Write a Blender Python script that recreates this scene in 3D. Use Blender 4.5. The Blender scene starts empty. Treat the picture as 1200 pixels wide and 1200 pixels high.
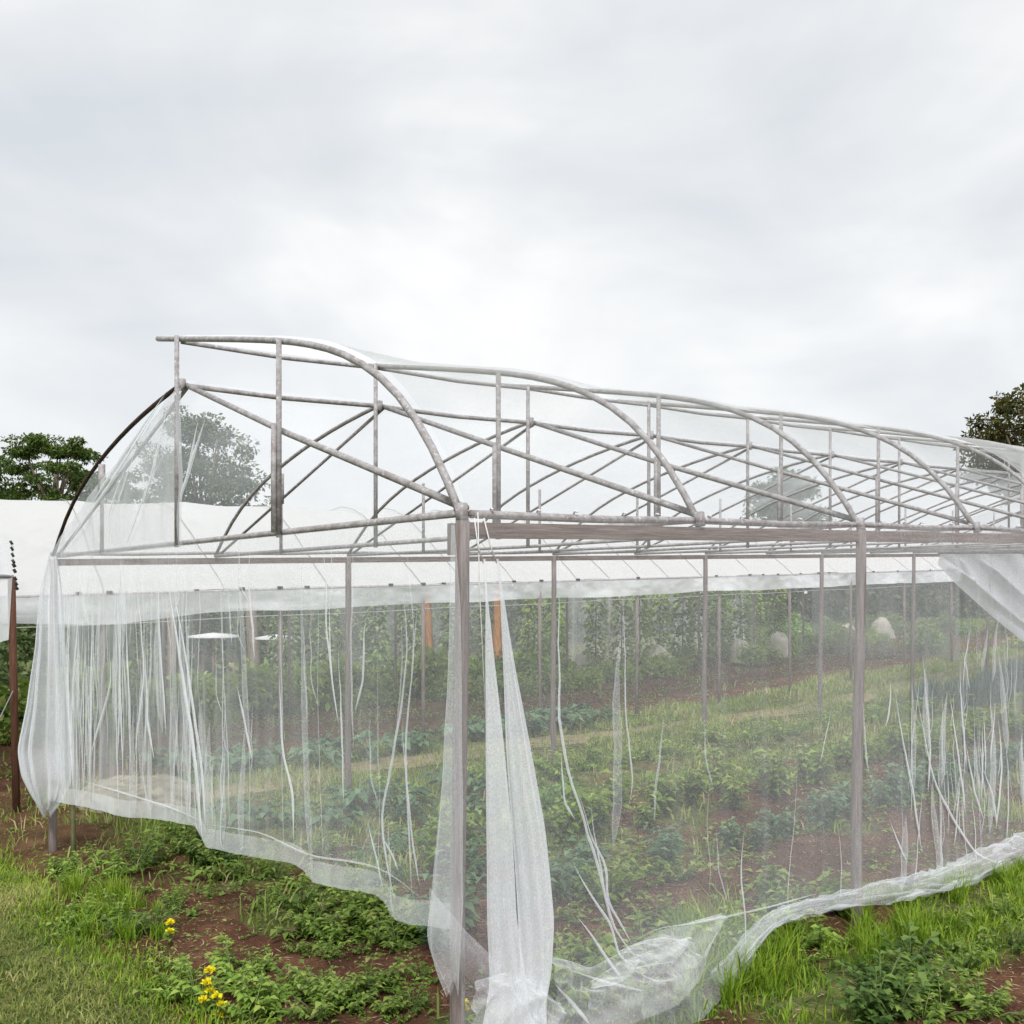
import bpy, math, random
import numpy as np
from mathutils import Vector

random.seed(7)
RNG = np.random.default_rng(7)
SC = bpy.context.scene
COL = SC.collection
R = math.radians

# ------------------------------------------------------------------ camera
CAM = np.array([-2.212, -2.997, 1.91])
FW = np.array([0.635, 0.7725, 0.0]); FW /= np.linalg.norm(FW)
RT = np.array([FW[1], -FW[0], 0.0])
FPX, HZ = 1151.0, 694.0            # focal length and horizon row of a 1200 px frame
cam = bpy.data.cameras.new('camera')
cam_o = bpy.data.objects.new('camera', cam)
COL.objects.link(cam_o)
cam_o.location = CAM
cam_o.rotation_euler = (R(90), 0, -math.atan2(FW[0], FW[1]))
cam.sensor_width = 36
cam.lens = 36 * FPX / 1200
cam.shift_y = (HZ - 600) / 1200
cam.clip_start = 0.05
cam.clip_end = 2000
SC.camera = cam_o

# ------------------------------------------------------------------ sky and sun
SUN_EL, SUN_AZ = R(47), R(218)      # azimuth measured from +Y towards +X
w = bpy.data.worlds.new('World'); SC.world = w; w.use_nodes = True
nt = w.node_tree; nt.nodes.clear()
def N(t, k, **kw):
    n = t.nodes.new(k)
    for a, b in kw.items():
        setattr(n, a, b)
    return n
out = N(nt, 'ShaderNodeOutputWorld')
bg_sky = N(nt, 'ShaderNodeBackground'); bg_sky.inputs[1].default_value = 0.06
bg_cl = N(nt, 'ShaderNodeBackground'); bg_cl.inputs[1].default_value = 0.515
sky = N(nt, 'ShaderNodeTexSky', sky_type='NISHITA')
sky.sun_disc = False; sky.sun_elevation = SUN_EL; sky.sun_rotation = SUN_AZ
nt.links.new(sky.outputs[0], bg_sky.inputs[0])
tc = N(nt, 'ShaderNodeTexCoord')
mp = N(nt, 'ShaderNodeMapping'); mp.inputs['Scale'].default_value = (1.0, 1.0, 1.9)
mp.inputs['Location'].default_value = (3.1, 0.6, 0.0)
nt.links.new(tc.outputs['Generated'], mp.inputs[0])
n1 = N(nt, 'ShaderNodeTexNoise'); n1.inputs['Scale'].default_value = 1.7
n1.inputs['Detail'].default_value = 5; n1.inputs['Roughness'].default_value = 0.5
n1.inputs['Distortion'].default_value = 0.5
nt.links.new(mp.outputs[0], n1.inputs[0])
n2 = N(nt, 'ShaderNodeTexNoise'); n2.inputs['Scale'].default_value = 3.3
n2.inputs['Detail'].default_value = 6; n2.inputs['Roughness'].default_value = 0.48
n2.inputs['Distortion'].default_value = 0.4
nt.links.new(mp.outputs[0], n2.inputs[0])
cr = N(nt, 'ShaderNodeValToRGB')
cr.color_ramp.elements[0].position = 0.38; cr.color_ramp.elements[0].color = (0.70, 0.74, 0.78, 1)
cr.color_ramp.elements[1].position = 0.62; cr.color_ramp.elements[1].color = (1.05, 1.05, 1.04, 1)
e = cr.color_ramp.elements.new(0.5); e.color = (0.85, 0.865, 0.878, 1)
mx = N(nt, 'ShaderNodeMix', data_type='FLOAT'); mx.inputs[0].default_value = 0.45
nt.links.new(n1.outputs[0], mx.inputs[2]); nt.links.new(n2.outputs[0], mx.inputs[3])
nt.links.new(mx.outputs[0], cr.inputs[0])
nt.links.new(cr.outputs[0], bg_cl.inputs[0])
mixs = N(nt, 'ShaderNodeMixShader'); mixs.inputs[0].default_value = 0.93
nt.links.new(bg_sky.outputs[0], mixs.inputs[1]); nt.links.new(bg_cl.outputs[0], mixs.inputs[2])
nt.links.new(mixs.outputs[0], out.inputs[0])

sl = bpy.data.lights.new('sun', 'SUN'); sl.energy = 1.5; sl.angle = R(13); sl.color = (1.0, 0.98, 0.95)
so = bpy.data.objects.new('sun', sl); COL.objects.link(so)
sd = Vector((math.sin(SUN_AZ) * math.cos(SUN_EL), math.cos(SUN_AZ) * math.cos(SUN_EL), math.sin(SUN_EL)))
so.rotation_euler = sd.to_track_quat('Z', 'Y').to_euler()
so.location = (0, 0, 30)

SC.view_settings.view_transform = 'Standard'
SC.view_settings.look = 'None'
SC.view_settings.exposure = 1.02
SC.view_settings.gamma = 1.0
SC.view_settings.use_curve_mapping = False
SC.render.engine = 'CYCLES'
SC.cycles.transparent_max_bounces = 32
SC.cycles.max_bounces = 5
SC.cycles.diffuse_bounces = 2
SC.cycles.glossy_bounces = 1
SC.cycles.transmission_bounces = 3
SC.cycles.use_denoising = True
SC.cycles.use_adaptive_sampling = True
SC.cycles.adaptive_threshold = 0.02
SC.cycles.caustics_reflective = False
SC.cycles.caustics_refractive = False

# ------------------------------------------------------------------ helpers
def project(p):
    d = np.asarray(p, float) - CAM
    z = d @ FW
    x = d @ RT
    return 600 + FPX * x / z, HZ - FPX * d[..., 2] / z, z

def ray(px, py):
    return FW + RT * ((px - 600) / FPX) + np.array([0, 0, 1.0]) * ((HZ - py) / FPX)

def on_plane(px, py, axis, val):
    d = ray(px, py)
    t = (val - CAM[axis]) / d[axis]
    return CAM + d * t

def at_depth(px, py, z):
    return CAM + ray(px, py) * z

_LAT = np.random.default_rng(99).random((256, 256))
def vnoise(x, y):
    x = np.asarray(x, float); y = np.asarray(y, float)
    xi = np.floor(x).astype(int); yi = np.floor(y).astype(int)
    fx = x - xi; fy = y - yi
    fx = fx * fx * (3 - 2 * fx); fy = fy * fy * (3 - 2 * fy)
    a = _LAT[xi & 255, yi & 255]; b = _LAT[(xi + 1) & 255, yi & 255]
    c = _LAT[xi & 255, (yi + 1) & 255]; d = _LAT[(xi + 1) & 255, (yi + 1) & 255]
    return (a * (1 - fx) + b * fx) * (1 - fy) + (c * (1 - fx) + d * fx) * fy

def fbm(x, y, o=4):
    s = 0; a = 0.5; t = 0
    for k in range(o):
        s = s + a * vnoise(x * 2 ** k + 17.3 * k, y * 2 ** k + 5.7 * k); t += a; a *= 0.5
    return s / t

def sstep(a, b, x):
    t = np.clip((np.asarray(x, float) - a) / (b - a), 0, 1)
    return t * t * (3 - 2 * t)

def tag(o, label=None, cat=None, group=None, kind=None):
    if label: o['label'] = label
    if cat: o['category'] = cat
    if group: o['group'] = group
    if kind: o['kind'] = kind
    return o

def mesh(name, v, f, mat, smooth=True, attrs=None):
    m = bpy.data.meshes.new(name)
    v = np.asarray(v, np.float32).reshape(-1, 3)
    if isinstance(f, np.ndarray):
        nf, k = f.shape
        m.vertices.add(len(v)); m.vertices.foreach_set('co', v.ravel())
        m.loops.add(nf * k); m.loops.foreach_set('vertex_index', f.astype(np.int32).ravel())
        m.polygons.add(nf)
        m.polygons.foreach_set('loop_start', np.arange(0, nf * k, k, dtype=np.int32))
        m.polygons.foreach_set('loop_total', np.full(nf, k, np.int32))
        m.update(calc_edges=True); m.validate()
    else:
        m.from_pydata([tuple(map(float, p)) for p in v], [], [tuple(map(int, q)) for q in f]); m.update()
    if smooth:
        m.polygons.foreach_set('use_smooth', np.ones(len(m.polygons), bool))
    if attrs:
        for an, av in attrs.items():
            at = m.attributes.new(an, 'FLOAT', 'POINT')
            at.data.foreach_set('value', np.asarray(av, np.float32))
    if mat: m.materials.append(mat)
    return m

def obj(name, m, parent=None, loc=None):
    o = bpy.data.objects.new(name, m); COL.objects.link(o)
    if parent: o.parent = parent
    if loc is not None: o.location = [float(q) for q in loc]
    return o

def empty(name, loc=(0, 0, 0), rz=0.0):
    o = bpy.data.objects.new(name, None); COL.objects.link(o)
    o.empty_display_size = 0.1
    o.location = [float(q) for q in loc]; o.rotation_euler = (0, 0, rz)
    return o

def merge(parts):
    vs, fs, n = [], [], 0
    for v, f in parts:
        v = np.asarray(v, float).reshape(-1, 3)
        vs.append(v)
        fs += [tuple(i + n for i in q) for q in f]
        n += len(v)
    return np.concatenate(vs), fs

def tube(pts, r, sides=8, wob=0.0):
    pts = np.asarray(pts, float)
    n = len(pts)
    rr = np.full(n, r) if np.isscalar(r) else np.asarray(r, float)
    tan = np.gradient(pts, axis=0); tan /= np.linalg.norm(tan, axis=1)[:, None] + 1e-9
    up = np.array([0, 0, 1.0]) if abs(tan[0, 2]) < 0.9 else np.array([1.0, 0, 0])
    v = []
    for i in range(n):
        s = np.cross(tan[i], up); s /= np.linalg.norm(s) + 1e-9
        u = np.cross(s, tan[i])
        up = u
        for k in range(sides):
            a = 2 * math.pi * k / sides
            q = rr[i] * (1 + wob * (random.random() - .5))
            v.append(pts[i] + q * (math.cos(a) * s + math.sin(a) * u))
    f = []
    for i in range(n - 1):
        for k in range(sides):
            a = i * sides + k; b = i * sides + (k + 1) % sides
            f.append((a, b, b + sides, a + sides))
    f.append(tuple(range(sides - 1, -1, -1)))
    f.append(tuple((n - 1) * sides + k for k in range(sides)))
    return np.array(v), f

def box(c, s, rz=0.0):
    cx, sx = math.cos(rz), math.sin(rz)
    v = []
    for dx in (-.5, .5):
        for dy in (-.5, .5):
            for dz in (-.5, .5):
                x, y = dx * s[0], dy * s[1]
                v.append((c[0] + x * cx - y * sx, c[1] + x * sx + y * cx, c[2] + dz * s[2]))
    f = [(0, 1, 3, 2), (4, 6, 7, 5), (0, 4, 5, 1), (2, 3, 7, 6), (0, 2, 6, 4), (1, 5, 7, 3)]
    return np.array(v), f

def grid_faces(nu, nv):
    i = np.arange(nu - 1)[:, None] * nv + np.arange(nv - 1)[None, :]
    return np.stack([i, i + nv, i + nv + 1, i + 1], -1).reshape(-1, 4)

# ------------------------------------------------------------------ materials
def new_mat(name):
    m = bpy.data.materials.new(name); m.use_nodes = True
    m.node_tree.nodes.clear()
    return m, m.node_tree, N(m.node_tree, 'ShaderNodeOutputMaterial')

def ramp(t, stops):
    n = N(t, 'ShaderNodeValToRGB')
    while len(n.color_ramp.elements) < len(stops): n.color_ramp.elements.new(0.5)
    for e_, (p, c) in zip(n.color_ramp.elements, stops):
        e_.position = p; e_.color = (*c, 1)
    return n

def mat_net(name, c=0.22, col=(0.93, 0.955, 0.995), weave=0.5, weave_scale=190, trans=0.45, patch=0.0):
    """A woven mesh: covers the share c of what lies behind it when seen square on,
    and more the more slanting the line of sight runs through the threads."""
    m, t, o = new_mat(name)
    geo = N(t, 'ShaderNodeNewGeometry')
    dot = N(t, 'ShaderNodeVectorMath', operation='DOT_PRODUCT')
    t.links.new(geo.outputs['Normal'], dot.inputs[0]); t.links.new(geo.outputs['Incoming'], dot.inputs[1])
    ab = N(t, 'ShaderNodeMath', operation='ABSOLUTE'); t.links.new(dot.outputs['Value'], ab.inputs[0])
    mxm = N(t, 'ShaderNodeMath', operation='MAXIMUM'); mxm.inputs[1].default_value = 0.10
    t.links.new(ab.outputs[0], mxm.inputs[0])
    inv = N(t, 'ShaderNodeMath', operation='DIVIDE'); inv.inputs[0].default_value = 1.0
    t.links.new(mxm.outputs[0], inv.inputs[1])
    tcn = N(t, 'ShaderNodeTexCoord')
    nz = N(t, 'ShaderNodeTexNoise'); nz.inputs['Scale'].default_value = weave_scale
    nz.inputs['Detail'].default_value = 2.0; nz.inputs['Roughness'].default_value = 0.7
    t.links.new(tcn.outputs['Object'], nz.inputs[0])
    mr = N(t, 'ShaderNodeMapRange'); mr.inputs['From Min'].default_value = 0.3; mr.inputs['From Max'].default_value = 0.7
    mr.inputs['To Min'].default_value = 1 - weave; mr.inputs['To Max'].default_value = 1 + weave
    t.links.new(nz.outputs[0], mr.inputs[0])
    nz2 = N(t, 'ShaderNodeTexNoise'); nz2.inputs['Scale'].default_value = 1.6
    nz2.inputs['Detail'].default_value = 3
    t.links.new(tcn.outputs['Object'], nz2.inputs[0])
    mr2 = N(t, 'ShaderNodeMapRange'); mr2.inputs['From Min'].default_value = 0.3; mr2.inputs['From Max'].default_value = 0.7
    mr2.inputs['To Min'].default_value = 0.8 - patch; mr2.inputs['To Max'].default_value = 1.2 + patch
    t.links.new(nz2.outputs[0], mr2.inputs[0])
    ex = N(t, 'ShaderNodeMath', operation='MULTIPLY')
    t.links.new(inv.outputs[0], ex.inputs[0]); t.links.new(mr.outputs[0], ex.inputs[1])
    ex2 = N(t, 'ShaderNodeMath', operation='MULTIPLY')
    t.links.new(ex.outputs[0], ex2.inputs[0]); t.links.new(mr2.outputs[0], ex2.inputs[1])
    pw = N(t, 'ShaderNodeMath', operation='POWER'); pw.inputs[0].default_value = 1 - c
    t.links.new(ex2.outputs[0], pw.inputs[1])
    dif = N(t, 'ShaderNodeBsdfDiffuse'); dif.inputs[0].default_value = (*col, 1)
    trl = N(t, 'ShaderNodeBsdfTranslucent'); trl.inputs[0].default_value = (*col, 1)
    ms = N(t, 'ShaderNodeMixShader'); ms.inputs[0].default_value = trans
    t.links.new(dif.outputs[0], ms.inputs[1]); t.links.new(trl.outputs[0], ms.inputs[2])
    tr = N(t, 'ShaderNodeBsdfTransparent')
    mo = N(t, 'ShaderNodeMixShader')
    t.links.new(pw.outputs[0], mo.inputs[0])       # share that passes
    t.links.new(ms.outputs[0], mo.inputs[1]); t.links.new(tr.outputs[0], mo.inputs[2])
    t.links.new(mo.outputs[0], o.inputs[0])
    return m

def mat_surface(name, stops, scale=8.0, detail=5, rough=0.7, stretch=(1, 1, 1), bump=0.3, bscale=60,
                fleck=None, metal=0.0):
    m, t, o = new_mat(name)
    tcn = N(t, 'ShaderNodeTexCoord'); mpp = N(t, 'ShaderNodeMapping'); mpp.inputs['Scale'].default_value = stretch
    t.links.new(tcn.outputs['Object'], mpp.inputs[0])
    nz = N(t, 'ShaderNodeTexNoise'); nz.inputs['Scale'].default_value = scale; nz.inputs['Detail'].default_value = detail
    nz.inputs['Roughness'].default_value = 0.62
    t.links.new(mpp.outputs[0], nz.inputs[0])
    rp = ramp(t, stops); t.links.new(nz.outputs[0], rp.inputs[0])
    colr = rp.outputs[0]
    if fleck:
        nf = N(t, 'ShaderNodeTexNoise'); nf.inputs['Scale'].default_value = fleck[0]; nf.inputs['Detail'].default_value = 3
        t.links.new(mpp.outputs[0], nf.inputs[0])
        fm = N(t, 'ShaderNodeMapRange'); fm.inputs['From Min'].default_value = fleck[1]; fm.inputs['From Max'].default_value = fleck[1] + 0.08
        t.links.new(nf.outputs[0], fm.inputs[0])
        mc = N(t, 'ShaderNodeMix', data_type='RGBA'); mc.inputs[7].default_value = (*fleck[2], 1)
        t.links.new(fm.outputs[0], mc.inputs[0]); t.links.new(colr, mc.inputs[6]); colr = mc.outputs[2]
    bs = N(t, 'ShaderNodeBsdfPrincipled'); bs.inputs['Roughness'].default_value = rough
    bs.inputs['Metallic'].default_value = metal
    bs.inputs['Specular IOR Level'].default_value = 0.3
    t.links.new(colr, bs.inputs['Base Color'])
    nb = N(t, 'ShaderNodeTexNoise'); nb.inputs['Scale'].default_value = bscale; nb.inputs['Detail'].default_value = 4
    t.links.new(mpp.outputs[0], nb.inputs[0])
    bp = N(t, 'ShaderNodeBump'); bp.inputs['Strength'].default_value = bump; bp.inputs['Distance'].default_value = 0.01
    t.links.new(nb.outputs[0], bp.inputs['Height']); t.links.new(bp.outputs[0], bs.inputs['Normal'])
    t.links.new(bs.outputs[0], o.inputs[0])
    return m

def mat_leaf(name, dark, mid, light, dry=None, trans=0.35, rough=0.5):
    m, t, o = new_mat(name)
    at = N(t, 'ShaderNodeAttribute', attribute_name='tint')
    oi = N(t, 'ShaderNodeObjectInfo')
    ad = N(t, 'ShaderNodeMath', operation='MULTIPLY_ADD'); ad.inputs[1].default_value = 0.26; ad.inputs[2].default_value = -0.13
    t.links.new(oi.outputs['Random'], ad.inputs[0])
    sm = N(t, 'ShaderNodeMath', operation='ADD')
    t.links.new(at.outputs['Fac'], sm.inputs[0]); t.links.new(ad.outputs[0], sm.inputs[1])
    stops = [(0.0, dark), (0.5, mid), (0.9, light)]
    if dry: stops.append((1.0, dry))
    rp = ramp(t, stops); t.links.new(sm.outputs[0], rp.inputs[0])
    bs = N(t, 'ShaderNodeBsdfPrincipled'); bs.inputs['Roughness'].default_value = rough
    bs.inputs['Specular IOR Level'].default_value = 0.25
    t.links.new(rp.outputs[0], bs.inputs['Base Color'])
    tl = N(t, 'ShaderNodeBsdfTranslucent'); t.links.new(rp.outputs[0], tl.inputs[0])
    ms = N(t, 'ShaderNodeMixShader'); ms.inputs[0].default_value = trans
    t.links.new(bs.outputs[0], ms.inputs[1]); t.links.new(tl.outputs[0], ms.inputs[2])
    t.links.new(ms.outputs[0], o.inputs[0])
    return m

M = {}
M['pipe'] = mat_surface('weathered_pipe', [(0.3, (0.22, 0.19, 0.18)), (0.5, (0.325, 0.305, 0.31)), (0.7, (0.46, 0.45, 0.455))],
                        scale=22, rough=0.6, bump=0.2, fleck=(55, 0.60, (0.55, 0.54, 0.53)))
M['pipe_in'] = mat_surface('dull_pipe', [(0.3, (0.30, 0.275, 0.28)), (0.55, (0.42, 0.40, 0.405)), (0.75, (0.54, 0.53, 0.53))],
                           scale=16, rough=0.6, bump=0.2, fleck=(40, 0.62, (0.5, 0.5, 0.5)))
M['rust'] = mat_surface('dark_rusty_pipe', [(0.3, (0.025, 0.017, 0.013)), (0.6, (0.06, 0.032, 0.022)), (0.8, (0.12, 0.05, 0.03))], scale=14, rough=0.75)
M['wood'] = mat_surface('weathered_post_wood', [(0.25, (0.11, 0.085, 0.078)), (0.5, (0.20, 0.165, 0.155)), (0.75, (0.31, 0.27, 0.255))],
                        scale=9, stretch=(9, 9, 0.6), rough=0.85, bump=0.6, bscale=14)
M['beam'] = mat_surface('brown_beam_wood', [(0.25, (0.085, 0.055, 0.046)), (0.5, (0.17, 0.118, 0.10)), (0.75, (0.27, 0.21, 0.185))],
                        scale=7, stretch=(0.6, 9, 9), rough=0.85, bump=0.6, bscale=12)
M['redpost'] = mat_surface('red_brown_post', [(0.25, (0.06, 0.025, 0.016)), (0.6, (0.13, 0.058, 0.035)), (0.8, (0.2, 0.11, 0.07))],
                           scale=8, stretch=(8, 8, 0.7), rough=0.85, bump=0.5, bscale=14)
M['stake'] = mat_surface('mossy_stake', [(0.3, (0.09, 0.085, 0.04)), (0.7, (0.2, 0.19, 0.1))], scale=9, stretch=(6, 6, 1), rough=0.9)
M['net'] = mat_net('fine_white_net', 0.105, weave=0.45, weave_scale=150, trans=0.15)
M['net_roof'] = mat_net('roof_net', 0.06, weave=0.5, trans=0.8)
M['net_cover'] = mat_net('white_roof_cover', 0.55, weave=0.5, weave_scale=14, patch=0.3, trans=0.6)
M['net_mid'] = mat_net('milky_roof_net', 0.20, weave=0.5, weave_scale=16, patch=0.3, trans=0.75)
M['net_gable'] = mat_net('gable_net', 0.20, weave=.3, trans=.5)
M['net_strip'] = mat_net('gathered_net', 0.37, weave=0.3, weave_scale=140, trans=0.1)
M['net_hem'] = mat_net('hem_net', 0.15, weave=0.5, trans=.15)
M['net_crumple'] = mat_net('crumpled_net', 0.085, weave=0.45, trans=.15)
M['net_fold'] = mat_net('folded_net', 0.15, weave=0.4, weave_scale=150, trans=.15)
M['net_pleat'] = mat_net('pleated_net', 0.07, weave=0.4, weave_scale=150, trans=.15)
M['net_fold_thick'] = mat_net('thick_folded_net', 0.30, weave=0.35, weave_scale=150, trans=.15)
M['net_rear'] = mat_net('rear_roof_net', 0.085, weave=0.4, trans=0.7)
M['net_far'] = mat_net('old_white_net', 0.60, weave=0.3, patch=0.2, trans=.25)
M['net_haze'] = mat_net('rear_white_net', 0.22, weave=0.4, weave_scale=30, trans=0.45, patch=.25)
M['net_shade'] = mat_net('grey_shade_net', 0.32, col=(0.40, 0.41, 0.42), weave=0.5, weave_scale=40, patch=0.2)
M['string'] = mat_surface('white_string', [(0.3, (0.6, 0.6, 0.6)), (0.7, (0.8, 0.8, 0.8))], scale=30, rough=0.8)
M['clip'] = mat_surface('black_rubber_clip', [(0.3, (0.02, 0.02, 0.02)), (0.7, (0.06, 0.055, 0.05))], scale=30, rough=0.7)
M['film'] = mat_net('white_roof_film', 0.80, col=(0.95, 0.96, 0.97), weave=0.35, weave_scale=2.2, trans=0.5, patch=0.0)
M['cord'] = mat_surface('dark_cord', [(0.3, (0.2, 0.2, 0.2)), (0.7, (0.34, 0.34, 0.34))], scale=20, rough=0.8)
M['fleece'] = mat_surface('white_fleece', [(0.3, (0.40, 0.38, 0.31)), (0.7, (0.60, 0.57, 0.49))], scale=7, rough=0.9, bump=0.6, bscale=12)
M['straw'] = mat_surface('dry_straw', [(0.25, (0.26, 0.19, 0.10)), (0.5, (0.42, 0.33, 0.19)), (0.75, (0.56, 0.46, 0.29))], scale=20, detail=8, rough=0.95, bump=0.8, bscale=70)
M['path'] = mat_surface('path_straw', [(0.25, (0.15, 0.115, 0.06)), (0.5, (0.27, 0.215, 0.125)), (0.75, (0.38, 0.31, 0.19))], scale=9, detail=10, rough=0.95, bump=0.8, bscale=70)
M['sand'] = mat_surface('pale_dry_heap', [(0.3, (0.10, 0.085, 0.05)), (0.5, (0.25, 0.22, 0.155)), (0.7, (0.42, 0.38, 0.28))], scale=9, detail=9, rough=0.95, bump=0.9, bscale=40)
M['bark'] = mat_surface('pale_bark', [(0.3, (0.13, 0.095, 0.075)), (0.6, (0.26, 0.20, 0.16)), (0.8, (0.36, 0.29, 0.24))], scale=7, stretch=(4, 4, 0.7), rough=0.9, bump=0.7, bscale=16)
M['bark_rust'] = mat_surface('rust_bark', [(0.3, (0.22, 0.09, 0.03)), (0.6, (0.42, 0.20, 0.07)), (0.8, (0.52, 0.30, 0.13))], scale=7, stretch=(4, 4, 0.7), rough=0.9, bump=0.7, bscale=16)
M['sheet'] = mat_surface('white_sheet', [(0.3, (0.55, 0.56, 0.58)), (0.7, (0.75, 0.76, 0.78))], scale=6, rough=0.5)
M['lf_weed'] = mat_leaf('weed_leaf', (0.055, 0.11, 0.02), (0.165, 0.27, 0.04), (0.34, 0.44, 0.10), (0.34, 0.36, 0.12))
M['lf_dark'] = mat_leaf('dark_leaf', (0.028, 0.065, 0.016), (0.08, 0.155, 0.03), (0.19, 0.29, 0.07))
M['lf_bright'] = mat_leaf('bright_leaf', (0.11, 0.21, 0.03), (0.22, 0.36, 0.05), (0.38, 0.50, 0.11))
M['lf_blue'] = mat_leaf('bluish_leaf', (0.055, 0.115, 0.06), (0.12, 0.22, 0.11), (0.22, 0.34, 0.19))
M['lf_bush'] = mat_leaf('bush_leaf', (0.06, 0.13, 0.035), (0.15, 0.28, 0.07), (0.29, 0.44, 0.14))
M['lf_hedge'] = mat_leaf('hedge_leaf', (0.07, 0.115, 0.045), (0.19, 0.275, 0.105), (0.36, 0.45, 0.22))
M['lf_tree'] = mat_leaf('tree_leaf', (0.03, 0.06, 0.022), (0.075, 0.13, 0.04), (0.17, 0.25, 0.07))
M['lf_acacia'] = mat_leaf('acacia_leaf', (0.02, 0.045, 0.014), (0.065, 0.12, 0.022), (0.19, 0.25, 0.05))
M['lf_red'] = mat_leaf('red_olive_leaf', (0.03, 0.04, 0.012), (0.10, 0.105, 0.02), (0.24, 0.14, 0.05), (0.36, 0.15, 0.09))
M['lf_onion'] = mat_leaf('onion_leaf', (0.06, 0.11, 0.09), (0.13, 0.21, 0.17), (0.25, 0.34, 0.28))
M['gr_lawn'] = mat_leaf('lawn_blade', (0.11, 0.17, 0.03), (0.27, 0.31, 0.075), (0.46, 0.45, 0.17), (0.58, 0.50, 0.28))
M['gr_tall'] = mat_leaf('tall_blade', (0.09, 0.19, 0.015), (0.21, 0.34, 0.025), (0.38, 0.48, 0.05), (0.46, 0.45, 0.17))
M['gr_field'] = mat_leaf('field_blade', (0.09, 0.17, 0.025), (0.22, 0.32, 0.055), (0.40, 0.45, 0.13), (0.54, 0.45, 0.26))
M['flower'] = mat_surface('yellow_petal', [(0.3, (0.80, 0.66, 0.01)), (0.7, (0.88, 0.78, 0.03))], scale=30, rough=0.6)
M['stem'] = mat_surface('green_stem', [(0.3, (0.07, 0.12, 0.03)), (0.7, (0.17, 0.22, 0.07))], scale=30, rough=0.7)

# ------------------------------------------------------------------ the lie of the land
SLOPE = 0.028                       # the houses climb a little along +X
def ground_base(x, y):
    x = np.asarray(x, float); y = np.asarray(y, float)
    yy = np.clip(y, -3, 6)
    z = -0.040 * yy + 0.014 * np.clip(x, -30, 12) + 0.045 * np.clip(x - 12, 0, 14)
    z = z + 0.004 * np.clip(y - 14, 0, 40)
    return z

ROWS = [(1.15, 0.30), (2.55, 0.42), (4.75, 0.38)]      # raised beds inside the near house
def soil_share(x, y):
    """1 = bare red soil, 0 = grown over"""
    x = np.asarray(x, float); y = np.asarray(y, float)
    n = fbm(x * 0.9 + 3, y * 0.9 + 8, 4); n3 = fbm(x * 2.7 + 31, y * 2.7 + 3, 4)
    lawn = sstep(-0.62, -0.42, x + (n3 - .5) * 0.5)
    s = np.ones_like(x) * lawn
    strip = (1 - sstep(0.20, 0.42, np.abs(y + 0.36 + 0.03 * (x - 2) + (n - .5) * 0.5)))   # grass strip along the right wall
    s = s * (1 - strip * sstep(1.2, 1.6, x))
    field = sstep(3.7, 4.1, y + (n - .5) * 1.2) * (1 - sstep(8.3, 8.8, y + (n - .5) * 1.0))
    s = s * (1 - field * (0.55 + 0.45 * (n3 > 0.42)) * (.12 + .88 * sstep(.4, 1.2, x + (n - .5))))
    near = sstep(0.52, 0.60, fbm(x * 1.1 + 50, y * 1.6 + 9, 4))
    s = s * (1 - 0.9 * near * (y < 4) * (y > -0.2) * (x > 0.3))
    far = sstep(13.6, 14.4, y)
    s = s * (1 - far)
    return np.clip(s, 0, 1)

def ground_z(x, y):
    z = ground_base(x, y)
    s = soil_share(x, y)
    z = z + s * (0.075 * (fbm(x * 2.2, y * 2.2, 5) - 0.5) + 0.05 * (fbm(x * 9, y * 9, 3) - 0.5))
    z = z + (1 - s) * 0.05 * (fbm(x * 1.6 + 4, y * 1.6, 3) - 0.5)
    for yc, hw in ROWS:
        z = z + 0.10 * (1 - sstep(hw * 0.5, hw * 1.3, np.abs(np.asarray(y) - yc))) * sstep(0.2, 0.9, x) * (np.asarray(x) < 23)
    return z

def gz(x, y):
    return float(ground_z(np.array([float(x)]), np.array([float(y)]))[0])

def lines(a, b, fine, lim):
    c = list(np.arange(a, b + 1e-6, fine))
    st = fine; q = b
    while q < lim:
        st *= 1.28; q += st; c.append(q)
    st = fine; q = a; pre = []
    while q > -lim:
        st *= 1.28; q -= st; pre.append(q)
    return np.array(pre[::-1] + c)

gx = lines(-4.0, 10.0, 0.045, 700); gy = lines(-2.6, 9.5, 0.045, 700)
GX, GY = np.meshgrid(gx, gy, indexing='ij')
GZ = ground_z(GX, GY)
gm, t, o_ = new_mat('soil_and_turf')
at = N(t, 'ShaderNodeAttribute', attribute_name='soil')
tcn = N(t, 'ShaderNodeTexCoord')
na = N(t, 'ShaderNodeTexNoise'); na.inputs['Scale'].default_value = 3.0; na.inputs['Detail'].default_value = 10; na.inputs['Roughness'].default_value = 0.7
t.links.new(tcn.outputs['Object'], na.inputs[0])
rs = ramp(t, [(0.3, (0.048, 0.022, 0.013)), (0.5, (0.092, 0.041, 0.023)), (0.62, (0.150, 0.072, 0.041)), (0.8, (0.22, 0.12, 0.075))])
t.links.new(na.outputs[0], rs.inputs[0])
nb_ = N(t, 'ShaderNodeTexNoise'); nb_.inputs['Scale'].default_value = 9.0; nb_.inputs['Detail'].default_value = 8
t.links.new(tcn.outputs['Object'], nb_.inputs[0])
rg = ramp(t, [(0.3, (0.045, 0.06, 0.018)), (0.5, (0.11, 0.13, 0.04)), (0.7, (0.22, 0.20, 0.08))])
t.links.new(nb_.outputs[0], rg.inputs[0])
nc = N(t, 'ShaderNodeTexNoise'); nc.inputs['Scale'].default_value = 70.0; nc.inputs['Detail'].default_value = 4
t.links.new(tcn.outputs['Object'], nc.inputs[0])
lit = N(t, 'ShaderNodeMapRange'); lit.inputs['From Min'].default_value = 0.64; lit.inputs['From Max'].default_value = 0.70
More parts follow.
